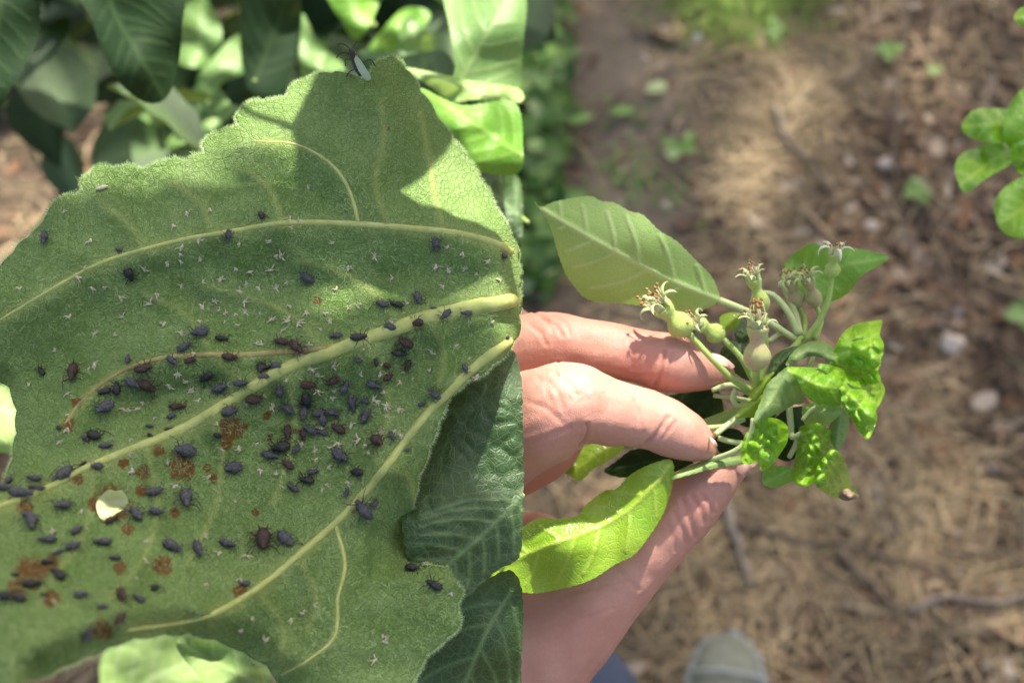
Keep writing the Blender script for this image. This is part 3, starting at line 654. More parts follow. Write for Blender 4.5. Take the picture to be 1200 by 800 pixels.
for z, txt in APH.items():
    x0, y0, s = ZO[z]
    for e in txt.split():
        a = e.split(','); x, y = x0 + float(a[0]) / s, y0 + float(a[1]) / s; L = float(a[2]) / s * .93
        if not inside(x, y, mring) or inside(x, y, ML_HOLE): continue
        o = place_on_leaf('aphid', _r.choice(AM[a[4]]), x, y, L, float(a[3]) + (180 if _r.random() < .5 else 0) + _r.uniform(-15, 15), .02, _r.uniform(-.25, .25))
        w_ = ('tiny ' if L < 14 else 'plump ' if L > 23 else '') + TONE[a[4]]; pl = place_of(x, y); tag(o, w_ + ' wingless aphid ' + pl, 'aphid', w_ + ' aphids ' + pl)
# shed skins
def husk_mesh(rnd):
    m = MB()
    for k in range(rnd.randint(3, 5)):
        a = rnd.uniform(0, 6.28); L = rnd.uniform(.25, .6); c = Vector((rnd.uniform(-.12, .12), rnd.uniform(-.12, .12), .06)); d = Vector((math.cos(a), math.sin(a), 0)); s = Vector((-d.y, d.x, 0)); w = rnd.uniform(.03, .09)
        m.add(tube_mesh([c, c + d * L * .5 + Vector((0, 0, rnd.uniform(.05, .2))) + s * rnd.uniform(-.1, .1), c + d * L + s * rnd.uniform(-.15, .15)], [w, w * .8, w * .2], 5))
    m.add(lathe_x([(-.28, .02), (-.2, .09), (0, .13), (.15, .1), (.28, .02)], 6, .6, .08))
    me = bpy.data.meshes.new('shed_skin'); me.from_pydata(m.v, [], m.f); me.materials.append(M['husk']); me.polygons.foreach_set('use_smooth', [True] * len(me.polygons)); return me
HM = [husk_mesh(_r) for k in range(7)]
HUSK = {3: '222,142 315,245 605,195 650,150 730,140 630,270 690,245 630,317 693,305 830,255 820,340 870,350 765,380 855,395 325,410 362,407 500,343 545,430 520,462 420,445 425,508 570,535 330,565 400,572 630,400 700,473 745,453 785,495 820,500 690,525 630,565 660,765 590,750 190,620 235,775 100,742 830,420 850,455 330,675 70,410 620,705 580,322 275,372',
        4: '265,190 115,115 155,120 70,235 70,350 50,285 105,330 320,280 320,420 280,350 355,415 110,465 150,470 175,435 650,345 725,280 765,300 670,290 625,275 715,230 840,320 805,255 365,650 425,745 455,760 495,775 445,710 500,675 605,635 220,655 195,630 665,205 610,572 820,465 765,655 120,140 85,235 258,470',
        6: '440,95 470,150 500,200 330,385 295,245 215,270 215,305 265,330 370,235 345,180 450,205 520,125 475,115 615,685',
        5: '645,122 870,75 585,160 700,195 1010,340 1065,570 1180,430 790,505 300,250 270,300 600,430 590,295 310,180 1080,330 760,395 370,620 560,155 620,155',
        7: '240,90 665,135 665,230 990,190 930,110 1080,310 1090,530 1140,480 240,400 930,330 620,300 1120,200',
        8: '210,440 260,415 150,480 555,545 520,650 565,570 50,560 860,360'}
for z, txt in HUSK.items():
    x0, y0, s = ZO[z]
    for e in txt.split():
        a = e.split(','); x, y = x0 + float(a[0]) / s, y0 + float(a[1]) / s
        if not inside(x, y, mring): continue
        o = place_on_leaf('shed_skin', _r.choice(HM), x, y, _r.uniform(9, 16), _r.uniform(0, 360), .0)
        pl = place_of(x, y); tag(o, 'tiny whitish shed aphid skin ' + pl, 'shed skin', 'shed aphid skins ' + pl)
for k in range(80):
    x, y = _r.gauss(330, 120), _r.gauss(430, 90)
    if not inside(x, y, mring) or inside(x, y, ML_HOLE): continue
    o = place_on_leaf('shed_skin', _r.choice(HM), x, y, _r.uniform(7, 14), _r.uniform(0, 360), .0); pl = place_of(x, y); tag(o, 'tiny whitish shed aphid skin ' + pl, 'shed skin', 'shed aphid skins ' + pl)
# winged aphid on the upper margin
wa = empty('winged_aphid', P(418, 80, leaf_depth(418, 88) - .001)); tag(wa, 'dark winged aphid with folded pale wing on the scalloped leaf margin', 'aphid')
dw = leaf_depth(418, 88) - .0012
vf = ptube([(410, 58, 2.2, dw), (413, 62, 4, dw), (416, 70, 4.5, dw), (419, 80, 4.2, dw), (423, 89, 2, dw)], 10); mesh_obj('body', vf[0], vf[1], M['black_aphid'], wa)
blade('wing', [(414, 64), (422, 70), (430, 82), (435, 92), (429, 94), (422, 86), (417, 76)], dw - .0012, M['wing'], wa, step=1.5, cup=.0004)
for pts in ([(411, 58), (403, 52), (395, 52)], [(412, 58), (416, 52), (418, 48)]):
    vf = ptube([(x, y, .6, dw) for x, y in pts], 5, 4); mesh_obj('antenna', vf[0], vf[1], M['black_aphid'], wa)
for pts in ([(412, 63), (400, 62), (394, 68)], [(414, 70), (405, 70), (405, 78)], [(418, 80), (410, 84), (406, 90)], [(424, 74), (434, 70), (440, 78)]):
    vf = ptube([(x, y, .7, dw) for x, y in pts], 5, 4); mesh_obj('leg', vf[0], vf[1], M['black_aphid'], wa)
# pale egg
o = place_on_leaf('insect_egg', aphid_mesh('insect_egg', .01, _r), 120, 221, 15, -20)
em = MB().add(lathe_x([(-.5, .03), (-.42, .11), (-.2, .17), (.1, .18), (.35, .13), (.5, .03)], 10, .8, .12)); me = bpy.data.meshes.new('insect_egg'); me.from_pydata(em.v, [], em.f); me.materials.append(M['husk']); me.polygons.foreach_set('use_smooth', [True] * len(me.polygons)); o.data = me
tag(o, 'slender pale insect egg near the scalloped leaf margin', 'insect egg')

# ------------------------------------------------------------------ leaves behind the big leaf
def leaf_thing(label, poly, d0, mat, group=None, pet=None, **kw):
    mid = kw.get('midrib'); root = Vector((mid[0][0], mid[0][1], 0)) if mid else Vector((poly[0][0], poly[0][1], 0))
    e = empty('apple_leaf', P(root.x, root.y, d0)); tag(e, label, 'leaf', group)
    o, v2, df, ring = blade('blade', poly, d0, M[mat], e, **kw)
    if mid:
        end = pet or (root.x * .45 + mid[1][0] * .55, root.y * .45 + mid[1][1] * .55, d0 + .03)
        vf = ptube([(root.x, root.y, 3, df(root.x, root.y)), ((root.x + end[0]) / 2, (root.y + end[1]) / 2, 3, (df(root.x, root.y) + end[2]) / 2), (end[0], end[1], 3.2, end[2])], 7); mesh_obj('petiole', vf[0], vf[1], M['stem'], e)
    return e
BG = 'leaves behind the aphid-covered leaf'
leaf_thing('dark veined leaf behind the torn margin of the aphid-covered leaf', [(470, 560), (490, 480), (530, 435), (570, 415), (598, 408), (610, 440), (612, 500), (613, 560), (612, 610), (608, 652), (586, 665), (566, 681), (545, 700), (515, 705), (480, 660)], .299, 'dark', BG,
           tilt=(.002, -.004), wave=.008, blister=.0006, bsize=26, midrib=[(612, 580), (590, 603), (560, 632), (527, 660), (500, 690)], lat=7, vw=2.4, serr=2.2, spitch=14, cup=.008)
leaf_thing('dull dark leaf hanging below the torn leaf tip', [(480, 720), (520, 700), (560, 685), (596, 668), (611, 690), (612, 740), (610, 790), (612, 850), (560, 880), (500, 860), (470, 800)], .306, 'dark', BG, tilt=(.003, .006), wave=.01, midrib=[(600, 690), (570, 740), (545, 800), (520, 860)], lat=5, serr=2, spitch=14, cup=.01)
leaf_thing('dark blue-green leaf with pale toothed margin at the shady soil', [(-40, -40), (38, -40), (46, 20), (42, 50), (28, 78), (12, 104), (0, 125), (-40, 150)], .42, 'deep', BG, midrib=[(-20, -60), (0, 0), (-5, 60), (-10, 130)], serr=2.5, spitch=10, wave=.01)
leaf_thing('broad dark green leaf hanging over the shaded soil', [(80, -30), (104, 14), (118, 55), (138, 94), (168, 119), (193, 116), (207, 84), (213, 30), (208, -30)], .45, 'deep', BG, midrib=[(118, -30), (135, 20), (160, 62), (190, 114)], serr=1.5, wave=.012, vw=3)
for lb, poly, d, mt in [
    ('pale rounded young leaf at the shoot tip over dark soil', [(212, 14), (235, 7), (255, 22), (259, 48), (241, 74), (225, 79), (207, 68)], .78, 'soft'),
    ('pale folded young leaf below the rounded one', [(232, 90), (252, 66), (280, 40), (299, 52), (287, 84), (262, 96), (250, 112), (232, 116)], .78, 'soft'),
    ('small pale leaf tip pointing over the dark soil', [(164, 136), (178, 121), (200, 127), (214, 118), (206, 138), (188, 148), (174, 151)], .8, 'soft'),
    ('narrow pale leaf just above the scalloped margin', [(195, 174), (210, 146), (240, 128), (268, 132), (246, 154), (216, 168)], .79, 'soft'),
    ('small pale leaf in the middle of the young shoot', [(222, 112), (236, 96), (256, 104), (262, 124), (242, 134), (226, 130)], .79, 'soft'),
    ('sunlit leaf standing behind the winged aphid', [(352, 78), (358, 30), (374, 52), (402, 76), (398, 92), (375, 98), (356, 94)], .68, 'soft'),
    ('sunlit leaf curving above the winged aphid', [(386, -20), (444, -20), (438, 18), (420, 46), (402, 28)], .7, 'green'),
    ('narrow green leaf slanting above the leaf peak', [(430, 62), (448, 36), (476, 10), (494, 24), (474, 52), (446, 68)], .78, 'green'),
    ('bluish pale oval leaf hanging behind the leaf peak', [(467, 52), (479, 28), (499, 33), (509, 55), (492, 74), (475, 70)], .7, 'soft'),
    ('big pale upright leaf beside the weedy soil path', [(524, -30), (528, 40), (534, 78), (530, 100), (560, 112), (604, 114), (612, 60), (610, -30)], .46, 'soft'),
    ('pale leaf edge lying behind the leaf peak', [(476, 80), (520, 88), (560, 97), (607, 104), (609, 120), (560, 116), (530, 119), (503, 100)], .44, 'pale_under'),
    ('broad green leaf behind the sunlit corner of the aphid-covered leaf', [(492, 104), (540, 124), (590, 118), (608, 128), (612, 165), (608, 202), (562, 200), (545, 176), (520, 145)], .42, 'green'),
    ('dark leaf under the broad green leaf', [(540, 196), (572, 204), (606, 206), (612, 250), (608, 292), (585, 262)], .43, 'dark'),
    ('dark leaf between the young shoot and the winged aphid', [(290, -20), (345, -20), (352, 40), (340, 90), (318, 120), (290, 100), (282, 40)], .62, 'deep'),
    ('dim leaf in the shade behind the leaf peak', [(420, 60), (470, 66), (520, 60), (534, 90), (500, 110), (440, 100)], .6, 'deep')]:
    xs = [p[0] for p in poly]; ys = [p[1] for p in poly]; cx, cy = sum(xs) / len(xs), sum(ys) / len(ys)
    far = max(poly, key=lambda p: (p[0] - cx) ** 2 + (p[1] - cy) ** 2); poly = [(cx + 1.32 * (p[0] - cx), cy + 1.32 * (p[1] - cy)) if p == far and d > .65 else p for p in poly]; opp = (cx - .65 * (far[0] - cx), cy - .65 * (far[1] - cy))
    leaf_thing(lb, poly, d, mt, BG, midrib=[opp, (cx, cy), far], lat=5, tilt=(random.uniform(-.01, .01), random.uniform(-.02, .0)), cup=.015, wave=.012, serr=1.6, spitch=8, vw=2.5)
leaf_thing('pale green leaf seen through the arch of the leaf margin', [(118, 770), (150, 740), (200, 735), (262, 748), (280, 775), (262, 830), (200, 850), (130, 840)], .66, 'pale_under', BG, midrib=[(120, 840), (190, 790), (270, 760)], lat=5, wave=.015, blister=.0008, bsize=26)
leaf_thing('dull green leaf beside the pale one under the arch', [(205, 750), (260, 744), (300, 766), (318, 800), (280, 830), (240, 800)], .39, 'grey_green', BG, midrib=[(320, 810), (260, 780), (210, 752)], lat=4, wave=.01)
leaf_thing('pale yellowish leaf showing through the hole of the aphid-covered leaf', [(60, 560), (110, 530), (170, 540), (190, 590), (160, 640), (90, 640)], .42, 'cream', BG, midrib=[(60, 600), (120, 590), (190, 585)], lat=4, wave=.01)
leaf_thing('pale leaf showing beside the notched leaf margin', [(-60, 430), (0, 430), (45, 460), (50, 520), (0, 530), (-60, 510)], .41, 'pale_under', BG, midrib=[(-60, 470), (0, 480), (50, 490)], lat=4, wave=.01)
# added unseen leaf, cut to shade the big leaf except for one sunny corner
sh = [(470, 224), (500, 205), (522, 180), (536, 152), (530, 128), (508, 100), (470, 40), (380, 40), (340, 150), (360, 260), (420, 330), (520, 350), (620, 345), (622, 312), (590, 292), (560, 270), (525, 248), (492, 238)]
def shade_leaf():
    s = .069; e = empty('apple_leaf', P(345, 160, leaf_depth(420, 160)) + SUN * s); tag(e, 'apple leaf above the big leaf, shading all but its corner', 'leaf', BG)
    ring = [P(x, y, leaf_depth(min(600, x), max(90, y))) + SUN * s for x, y in sh]; c = P(450, 230, leaf_depth(450, 230)) + SUN * s
    n = len(ring); vs = []; fs = []
    for k in range(7):
        for i in range(n): vs.append(ring[i].lerp(c, k / 6.01) + SUN * (.006 * math.sin(k * .5)))
    for k in range(6):
        for i in range(n): fs.append((k * n + i, k * n + (i + 1) % n, (k + 1) * n + (i + 1) % n, (k + 1) * n + i))
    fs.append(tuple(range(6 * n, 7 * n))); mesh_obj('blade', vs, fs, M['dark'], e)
    vf = wtube([ring[8], ring[8] + Vector((-.02, .03, .015)), ring[8] + Vector((-.03, .07, .03))], [.001, .001, .0012]); mesh_obj('petiole', vf[0], vf[1], M['stem'], e)
shade_leaf()
def overhanging_leaves():  # twig added out of view to shade the big leaf and the thumb
    e = empty('apple_twig', P(240, 420, .286) + SUN * .3); tag(e, 'leafy apple twig hanging above the aphid-covered leaf and shading it', 'twig')
    tw = []
    for cx, cy, ang, L, s in [(110, 330, 10, 270, .24), (360, 430, -20, 260, .26), (120, 570, 15, 270, .28), (420, 640, -30, 260, .27), (180, 770, 5, 260, .30), (540, 545, 60, 230, .25), (220, 130, -12, 250, .23), (250, 290, 40, 240, .27), (430, 560, 20, 230, .31), (330, 740, 25, 250, .33), (470, 760, -40, 230, .29), (60, 200, 60, 220, .32), (300, 175, -14, 160, .25), (150, 230, -30, 200, .27), (300, 560, -50, 230, .34), (690, 700, -45, 240, .36), (620, 790, -30, 230, .38)]:
        ca, sa_ = math.cos(R(ang)), math.sin(R(ang)); vs, fs = [], []; N = 12; rd = random.Random(cx)
        for i in range(N + 1):
            t = i / N * 2 - 1; w = .56 * L * max(.01, (1 - t * t)) ** .65 * (1 - .18 * t)
            for k in range(5):
                u = k / 2 - 1; a, b_ = t * L, u * w * (1 + (.04 if i % 2 else 0) * abs(u)); vs.append(P(cx + a * ca - b_ * sa_, cy + a * sa_ + b_ * ca, .286) + SUN * (s + .012 * abs(u) - .012 * t * t))
        for i in range(N):
            for k in range(4): q = i * 5 + k; fs.append((q, q + 1, q + 6, q + 5))
        mesh_obj('leaf', vs, fs, M['soft'], e); tw.append(vs[2])
    c = P(240, 420, .286) + SUN * .33
    vf = wtube([P(700, 100, .286) + SUN * .5, P(450, 300, .286) + SUN * .36, c, P(100, 600, .286) + SUN * .34], [.004, .003, .0025, .002]); mesh_obj('stem', vf[0], vf[1], M['bark'], e)
    for q in tw: vf = wtube([q, (q + c) / 2 + SUN * .01, c], [.0008, .0009, .001]); mesh_obj('petiole', vf[0], vf[1], M['stem'], e)
overhanging_leaves()
# woody branch behind, carrying them, and bush foliage further back, coloured dark to deepen the shade
def generic_leaf(mat, L=.08, W=.024):
    vs, fs = [], []; N = 9
    for i in range(N):
        t = i / (N - 1); w = W * math.sin(math.pi * min(1, t * 1.02) ** .8) ** .8 if 0 < t < 1 else .0004
        for k, u in enumerate((-1, -.5, 0, .5, 1)):
            vs.append(Vector((L * t, u * w, abs(u) * w * .35 - .25 * L * t * t + (.0022 if i % 2 and abs(u) == 1 else 0))))
    for i in range(N - 1):
        for k in range(4): a = i * 5 + k; fs.append((a, a + 1, a + 6, a + 5))
    me = bpy.data.meshes.new('leaf'); me.from_pydata(vs, [], fs); me.update(); me.materials.append(mat); me.polygons.foreach_set('use_smooth', [True] * len(me.polygons))
    uv = me.uv_layers.new(name='UVMap')
    for lp in me.loops: q = vs[lp.vertex_index]; uv.data[lp.index].uv = (q.x * 40, q.y * 40)
    at = me.attributes.new('vein', 'FLOAT', 'POINT'); at.data.foreach_set('value', [1.0 if i % 5 == 2 else 0.0 for i in range(len(vs))])
    return me
bush = empty('apple_bush', (-.75, 1.25, 0)); tag(bush, 'shady apple bush with dark leaves behind the aphid-covered leaf', 'bush')
def bpart(name, pts, rads): vf = wtube([Vector(p) for p in pts], rads); return mesh_obj(name, vf[0], vf[1], M['bark'], bush)
bpart('trunk', [(-.75, 1.25, -.03), (-.70, 1.2, .35), (-.62, 1.1, .7), (-.6, 1.05, 1.1)], [.03, .024, .018, .01])
bpart('branch', [(-.70, 1.2, .35), (-.45, 1.0, .62), (-.2, .75, .78), (-.08, .6, .9)], [.014, .010, .007, .004])
bpart('branch', [(-.62, 1.1, .7), tuple(P(-260, 400, .62)), tuple(P(150, 385, .45)), tuple(P(520, 325, .345))], [.012, .009, .005, .0025])
bpart('branch', [(-.65, 1.15, .55), (-.4, .9, .5), (-.15, .9, .55), (0, .95, .62)], [.012, .008, .006, .003])
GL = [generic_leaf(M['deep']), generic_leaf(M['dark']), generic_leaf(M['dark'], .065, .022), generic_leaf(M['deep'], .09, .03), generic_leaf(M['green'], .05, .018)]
rb = random.Random(3); n = 0
while n < 230:
    x, y, d = rb.uniform(-60, 600), rb.uniform(-150, 230), rb.uniform(.62, 1.35)
    if x > 470 and y > 60: continue
    if d < .9 and (155 < x < 320 and y < 200 or 340 < x < 525 and y < 100): continue
    dens = .25 if (x < 120 and y > 60) else (.45 if 110 < x < 200 and y > 100 else 1)
    if rb.random() > dens: continue
    p = P(x, y, d)
    if p.z < .1 or in_gap(p, .055): continue
    o = bpy.data.objects.new('leaf', rb.choices(GL, (4, 4, 3, 3, 1))[0]); col.objects.link(o); o.parent = bush; o.location = p - Vector(bush.location); o.rotation_euler = (rb.uniform(-.8, .8), rb.uniform(-.6, .9), rb.uniform(0, 6.28)); n += 1

# ------------------------------------------------------------------ added unseen tree: its crown blocks the sun from this spot
tree = empty('apple_tree', (.75, 3.3, 0)); tag(tree, 'apple tree whose crown shades the soil and the hand', 'tree')
def tpart(name, pts, rads): vf = wtube([Vector(p) for p in pts], rads, 10); return mesh_obj(name, vf[0], vf[1], M['bark'], tree)
tpart('trunk', [(.75, 3.3, -.1), (.72, 3.25, .6), (.78, 3.2, 1.4), (.7, 3.0, 2.1), (.65, 2.8, 2.9)], [.10, .085, .075, .06, .02])
for pts in ([(.78, 3.2, 1.4), (.4, 2.8, 2.0), (0, 2.2, 2.5), (-.2, 1.7, 2.75)], [(.75, 3.1, 1.7), (1.2, 2.6, 2.3), (1.5, 2.0, 2.7)], [(.7, 3.0, 2.1), (.2, 3.2, 2.6), (-.5, 3.5, 2.9)], [(.72, 3.05, 2.0), (1.2, 3.5, 2.5), (1.7, 3.9, 2.8)]):
    tpart('limb', pts, [.05, .04, .025, .012, .01][:len(pts)])
def crown():
    m = MB(); rc = random.Random(9); n = 0
    while n < 6600:
        a = rc.uniform(0, 6.28); r = math.sqrt(rc.random()); q = Vector((.62 + 1.75 * r * math.cos(a), 2.65 + 1.75 * r * math.sin(a), 2.8 + rc.uniform(-.4, .45) * math.sqrt(max(.05, 1 - r * r))))
        if in_gap(q, .055): continue
        m.add(small_leaf(q, rc.uniform(0, 6.28), rc.uniform(.07, .11), rc.uniform(.024, .036), rc.uniform(-.7, .4)), min(1, max(0, rc.gauss(.4, .25)))); n += 1
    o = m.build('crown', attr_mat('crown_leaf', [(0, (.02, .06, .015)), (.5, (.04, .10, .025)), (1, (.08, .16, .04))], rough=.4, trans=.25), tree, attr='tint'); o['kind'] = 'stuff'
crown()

# branch with leaves reaching in over the soil
rbz = empty('apple_branch', P(1300, 200, .45)); tag(rbz, 'leafy apple branch end reaching in over the litter-strewn soil', 'branch')
vf = ptube([(1330, 60, 7, .47), (1290, 140, 6, .46), (1255, 190, 5, .45), (1230, 215, 4, .44), (1222, 260, 3, .43)]); mesh_obj('twig', vf[0], vf[1], M['bark'], rbz)
for poly, mid in [([(1127, 148), (1140, 130), (1166, 127), (1188, 131), (1200, 148), (1178, 166), (1150, 166), (1133, 158)], [(1215, 150), (1180, 146), (1127, 148)]),
                  ([(1119, 197), (1130, 178), (1160, 169), (1190, 168), (1186, 190), (1160, 206), (1138, 222), (1128, 224)], [(1215, 165), (1170, 184), (1124, 218)]),
                  ([(1176, 152), (1185, 120), (1205, 100), (1235, 92), (1240, 170), (1205, 182), (1182, 172)], [(1236, 200), (1210, 150), (1195, 108)]),
                  ([(1166, 237), (1184, 215), (1215, 204), (1236, 230), (1226, 272), (1196, 279), (1172, 268)], [(1240, 215), (1205, 240), (1172, 262)]),
                  ([(1186, 172), (1212, 165), (1240, 185), (1215, 206), (1192, 200)], [(1250, 190), (1215, 186), (1188, 186)]),
                  ([(1188, 20), (1206, 4), (1230, 0), (1225, 26), (1205, 34)], [(1250, 5), (1215, 15), (1190, 22)])]:
    blade('leaf', poly, .43, M['glossy'], rbz, midrib=mid, tilt=(random.uniform(-.01, .01), random.uniform(-.012, .0)), cup=.012, wave=.008, lat=5, serr=1.2, vw=2.2)
def sprig(px, py, lb, s=.02, nl=5, tall=.02):
    g = G(px, py); e = empty('seedling', (g.x, g.y, ground_h(g.x, g.y))); tag(e, lb, 'seedling', 'seedlings on the soil')
    vf = wtube([(g.x, g.y, ground_h(g.x, g.y) - .01), (g.x, g.y, ground_h(g.x, g.y) + tall)], [.0012, .001]); mesh_obj('stem', vf[0], vf[1], M['stem'], e)
    for k in range(nl):
        m = MB().add(small_leaf((g.x, g.y, ground_h(g.x, g.y) + tall), k * 6.28 / nl + random.uniform(-.4, .4), s * random.uniform(.7, 1.2), s * .38, random.uniform(-.1, .5)), random.uniform(.6, .95)); m.build('leaf', GC, e, attr='tint')
for a in [(1035, 76, 'tiny bright green seedling beside the long thin twig', .022, 4), (1070, 236, 'small green seedling at the end of the long twig', .026, 5), (1196, 385, 'small green seedling by the bare dark soil', .035, 6, .04), (905, 45, 'green seedling at the edge of the grass patch', .02, 4), (1088, 100, 'faint green seedling among the dead leaves', .014, 3), (787, 188, 'little green seedling on the soil path', .03, 3)]: sprig(*a)
def fallen(px, py, L, W, ang, lb, mt=.8):
    g = G(px, py); m = MB().add(small_leaf((g.x, g.y, ground_h(g.x, g.y) + .012), ang, L, W, .02, .12), mt); o = m.build('fallen_leaf', GC, None, origin=(g.x, g.y, ground_h(g.x, g.y)), attr='tint'); tag(o, lb, 'fallen leaf', 'fallen leaves on the path')
fallen(712, 142, .042, .010, .3, 'green fallen leaf beside the straight dark twig', .85); fallen(756, 118, .042, .011, .65, 'pale green fallen leaf at the end of the straight twig', .98); fallen(800, 178, .038, .008, 1.1, 'narrow green fallen leaf on the soil path', .82)

# ------------------------------------------------------------------ the plucked apple shoot
shoot = empty('apple_shoot', P(885, 480, .338)); tag(shoot, 'plucked apple shoot with young fruitlets and crinkled leaves held in the hand', 'apple shoot')
D = .334
def sblade(name, poly, d, mat, **kw):
    kw.setdefault('step', 2.5); return blade(name, poly, d, M[mat], shoot, **kw)[0]
def label(o, t): o['label'] = t; return o
label(sblade('leaf', [(626, 236), (634, 243), (652, 236), (690, 230), (704, 236), (720, 238), (738, 248), (753, 252), (772, 270), (794, 284), (814, 304), (832, 322), (840, 338), (843, 351), (832, 359), (814, 366), (798, 369), (772, 362), (750, 358), (722, 354), (690, 351), (672, 334), (662, 318), (654, 296), (646, 268), (638, 252)],
       .340, 'pale_under', midrib=[(845, 353), (790, 330), (730, 300), (680, 272), (636, 246)], lat=6, tilt=(-.006, .008), cup=.03, wave=.008, serr=1.4, spitch=8, vw=2.4, vrel=.0006), 'pale underside of a long pointed leaf')
label(sblade('leaf', [(916, 328), (920, 311), (931, 297), (952, 285), (966, 290), (982, 289), (1000, 291), (1018, 294), (1042, 302), (1022, 315), (1006, 326), (997, 340), (981, 351), (964, 354), (944, 349), (925, 344)],
       .352, 'green', midrib=[(918, 345), (950, 327), (990, 312), (1040, 302)], lat=6, tilt=(.006, .012), cup=.02, wave=.008, serr=1.0, vw=2.0), 'green pointed leaf behind the fruitlets')
label(sblade('leaf', [(972, 436), (976, 412), (988, 390), (1004, 379), (1022, 376), (1034, 375), (1031, 392), (1036, 404), (1033, 424), (1029, 434), (1032, 446), (1018, 450), (1004, 440), (988, 436)],
       .327, 'glossy', midrib=[(966, 432), (990, 413), (1012, 416), (1026, 432)], lat=4, tilt=(-.006, .004), cup=.045, wave=.006, blister=.0036, bsize=19, vw=2, step=1.8), 'glossy blistered upper leaf lobe')
label(sblade('leaf', [(958, 428), (975, 428), (996, 436), (1012, 444), (1024, 438), (1037, 455), (1033, 470), (1027, 481), (1028, 492), (1018, 514), (1008, 507), (996, 488), (986, 472), (984, 455)],
       .323, 'glossy', midrib=[(966, 434), (990, 456), (1010, 480), (1017, 510)], lat=4, tilt=(.002, -.004), cup=.06, wave=.006, blister=.0032, bsize=20, vw=1.8, step=1.8), 'glossy crinkled drooping leaf lobe')
label(sblade('leaf', [(883, 495), (890, 474), (898, 453), (910, 440), (923, 431), (932, 442), (938, 453), (941, 471), (930, 474), (918, 481), (902, 488)],
       .322, 'grey_green', midrib=[(922, 436), (908, 462), (886, 493)], lat=4, cup=.02, wave=.004, serr=1.2, tilt=(.004, 0), vw=1.8), 'greyish underside of a folded leaf')
label(sblade('leaf', [(921, 431), (943, 430), (962, 431), (978, 435), (988, 452), (986, 474), (966, 475), (950, 469), (940, 458), (935, 446)],
       .319, 'glossy', midrib=[(924, 432), (950, 448), (985, 456)], lat=4, cup=.035, wave=.006, blister=.0012, bsize=20, vw=1.3, tilt=(.01, .006)), 'glossy folded half of a curling leaf')
label(sblade('leaf', [(921, 428), (928, 414), (940, 404), (958, 399), (972, 404), (979, 414), (976, 428), (966, 420), (950, 417), (934, 424)],
       .326, 'grey_green', midrib=[(922, 428), (945, 411), (978, 420)], lat=4, cup=.03, wave=.004, serr=1, tilt=(.006, -.01), vw=1.5), 'arched leaf with pale grey underside')
sblade('leaf', [(899, 438), (906, 418), (922, 408), (938, 406), (930, 420), (920, 432), (908, 444)], .331, 'dark', midrib=[(935, 406), (915, 425), (902, 440)], lat=3, cup=.02, vw=1.3)
label(sblade('leaf', [(868, 533), (872, 512), (884, 497), (904, 489), (922, 498), (923, 516), (914, 532), (904, 545), (893, 552), (888, 542), (878, 544), (870, 542)],
       .324, 'glossy', midrib=[(888, 494), (889, 520), (891, 549)], lat=4, cup=-.03, wave=.005, blister=.0026, bsize=17, vw=1.9, step=1.8, tilt=(.004, -.004)), 'glossy puckered leaf below the stalks')
label(sblade('leaf', [(936, 502), (948, 497), (962, 496), (976, 510), (976, 526), (960, 546), (957, 563), (941, 570), (928, 561), (930, 545), (934, 524)],
       .324, 'glossy', midrib=[(955, 497), (950, 528), (940, 568)], lat=4, cup=.10, wave=.004, blister=.0034, bsize=16, vw=1.6, step=1.6), 'tightly curled blistered leaf')
label(sblade('leaf', [(955, 566), (956, 550), (966, 535), (975, 526), (987, 533), (993, 550), (998, 567), (1006, 580), (988, 585), (974, 581), (962, 574)],
       .321, 'glossy', midrib=[(974, 528), (966, 545), (957, 565)], lat=3, cup=.10, wave=.004, blister=.0032, bsize=15, vw=1.6, step=1.6), 'rolled blistered leaf end')
M['brown_tip'] = plain_mat('withered_tip', (.09, .06, .035), (.26, .19, .11), rough=.7, scale=300, bump=.5)
label(sblade('leaf_tip', [(982, 578), (992, 572), (999, 576), (1007, 581), (996, 586), (986, 585)], .3195, 'brown_tip', cup=.006, step=1.5, wave=.003), 'withered brown leaf tip')
label(sblade('leaf', [(971, 502), (980, 488), (990, 480), (995, 496), (991, 513), (981, 527), (974, 516)], .338, 'grey_green', midrib=[(985, 482), (982, 505), (980, 525)], lat=3, serr=1, cup=.01, vw=1.3), 'pale toothed leaf behind the curled ones')
sblade('leaf', [(893, 560), (902, 547), (926, 548), (929, 562), (912, 570), (898, 569)], .340, 'green', midrib=[(928, 548), (912, 558), (896, 566)], lat=3, serr=1.2, cup=.01, vw=1.2)
label(sblade('leaf', [(788, 540), (765, 543), (739, 556), (722, 573), (709, 575), (686, 592), (678, 604), (656, 608), (632, 607), (612, 618), (590, 636), (570, 664), (584, 684), (612, 693), (634, 694), (667, 687), (694, 678), (720, 661), (742, 650), (761, 627), (777, 601), (787, 572)],
       .322, 'yellow', midrib=[(786, 544), (765, 570), (730, 602), (690, 622), (640, 640), (575, 668)], lat=6, cup=.03, wave=.010, serr=1.3, spitch=8, tilt=(.004, -.006), vw=2.4, vrel=.0005), 'yellow-green translucent leaf lying over the thumb')
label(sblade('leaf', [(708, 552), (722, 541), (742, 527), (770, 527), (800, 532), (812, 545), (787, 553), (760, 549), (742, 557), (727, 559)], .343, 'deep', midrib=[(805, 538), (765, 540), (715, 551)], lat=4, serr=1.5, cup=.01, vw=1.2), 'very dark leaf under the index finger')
label(sblade('leaf', [(648, 548), (668, 532), (692, 520), (728, 514), (730, 526), (712, 540), (694, 550), (680, 563), (666, 556)], .372, 'yellow', midrib=[(735, 515), (700, 532), (670, 556)], lat=4, cup=.02, serr=1.2, vw=1.6), 'bright leaf showing beneath the index finger')
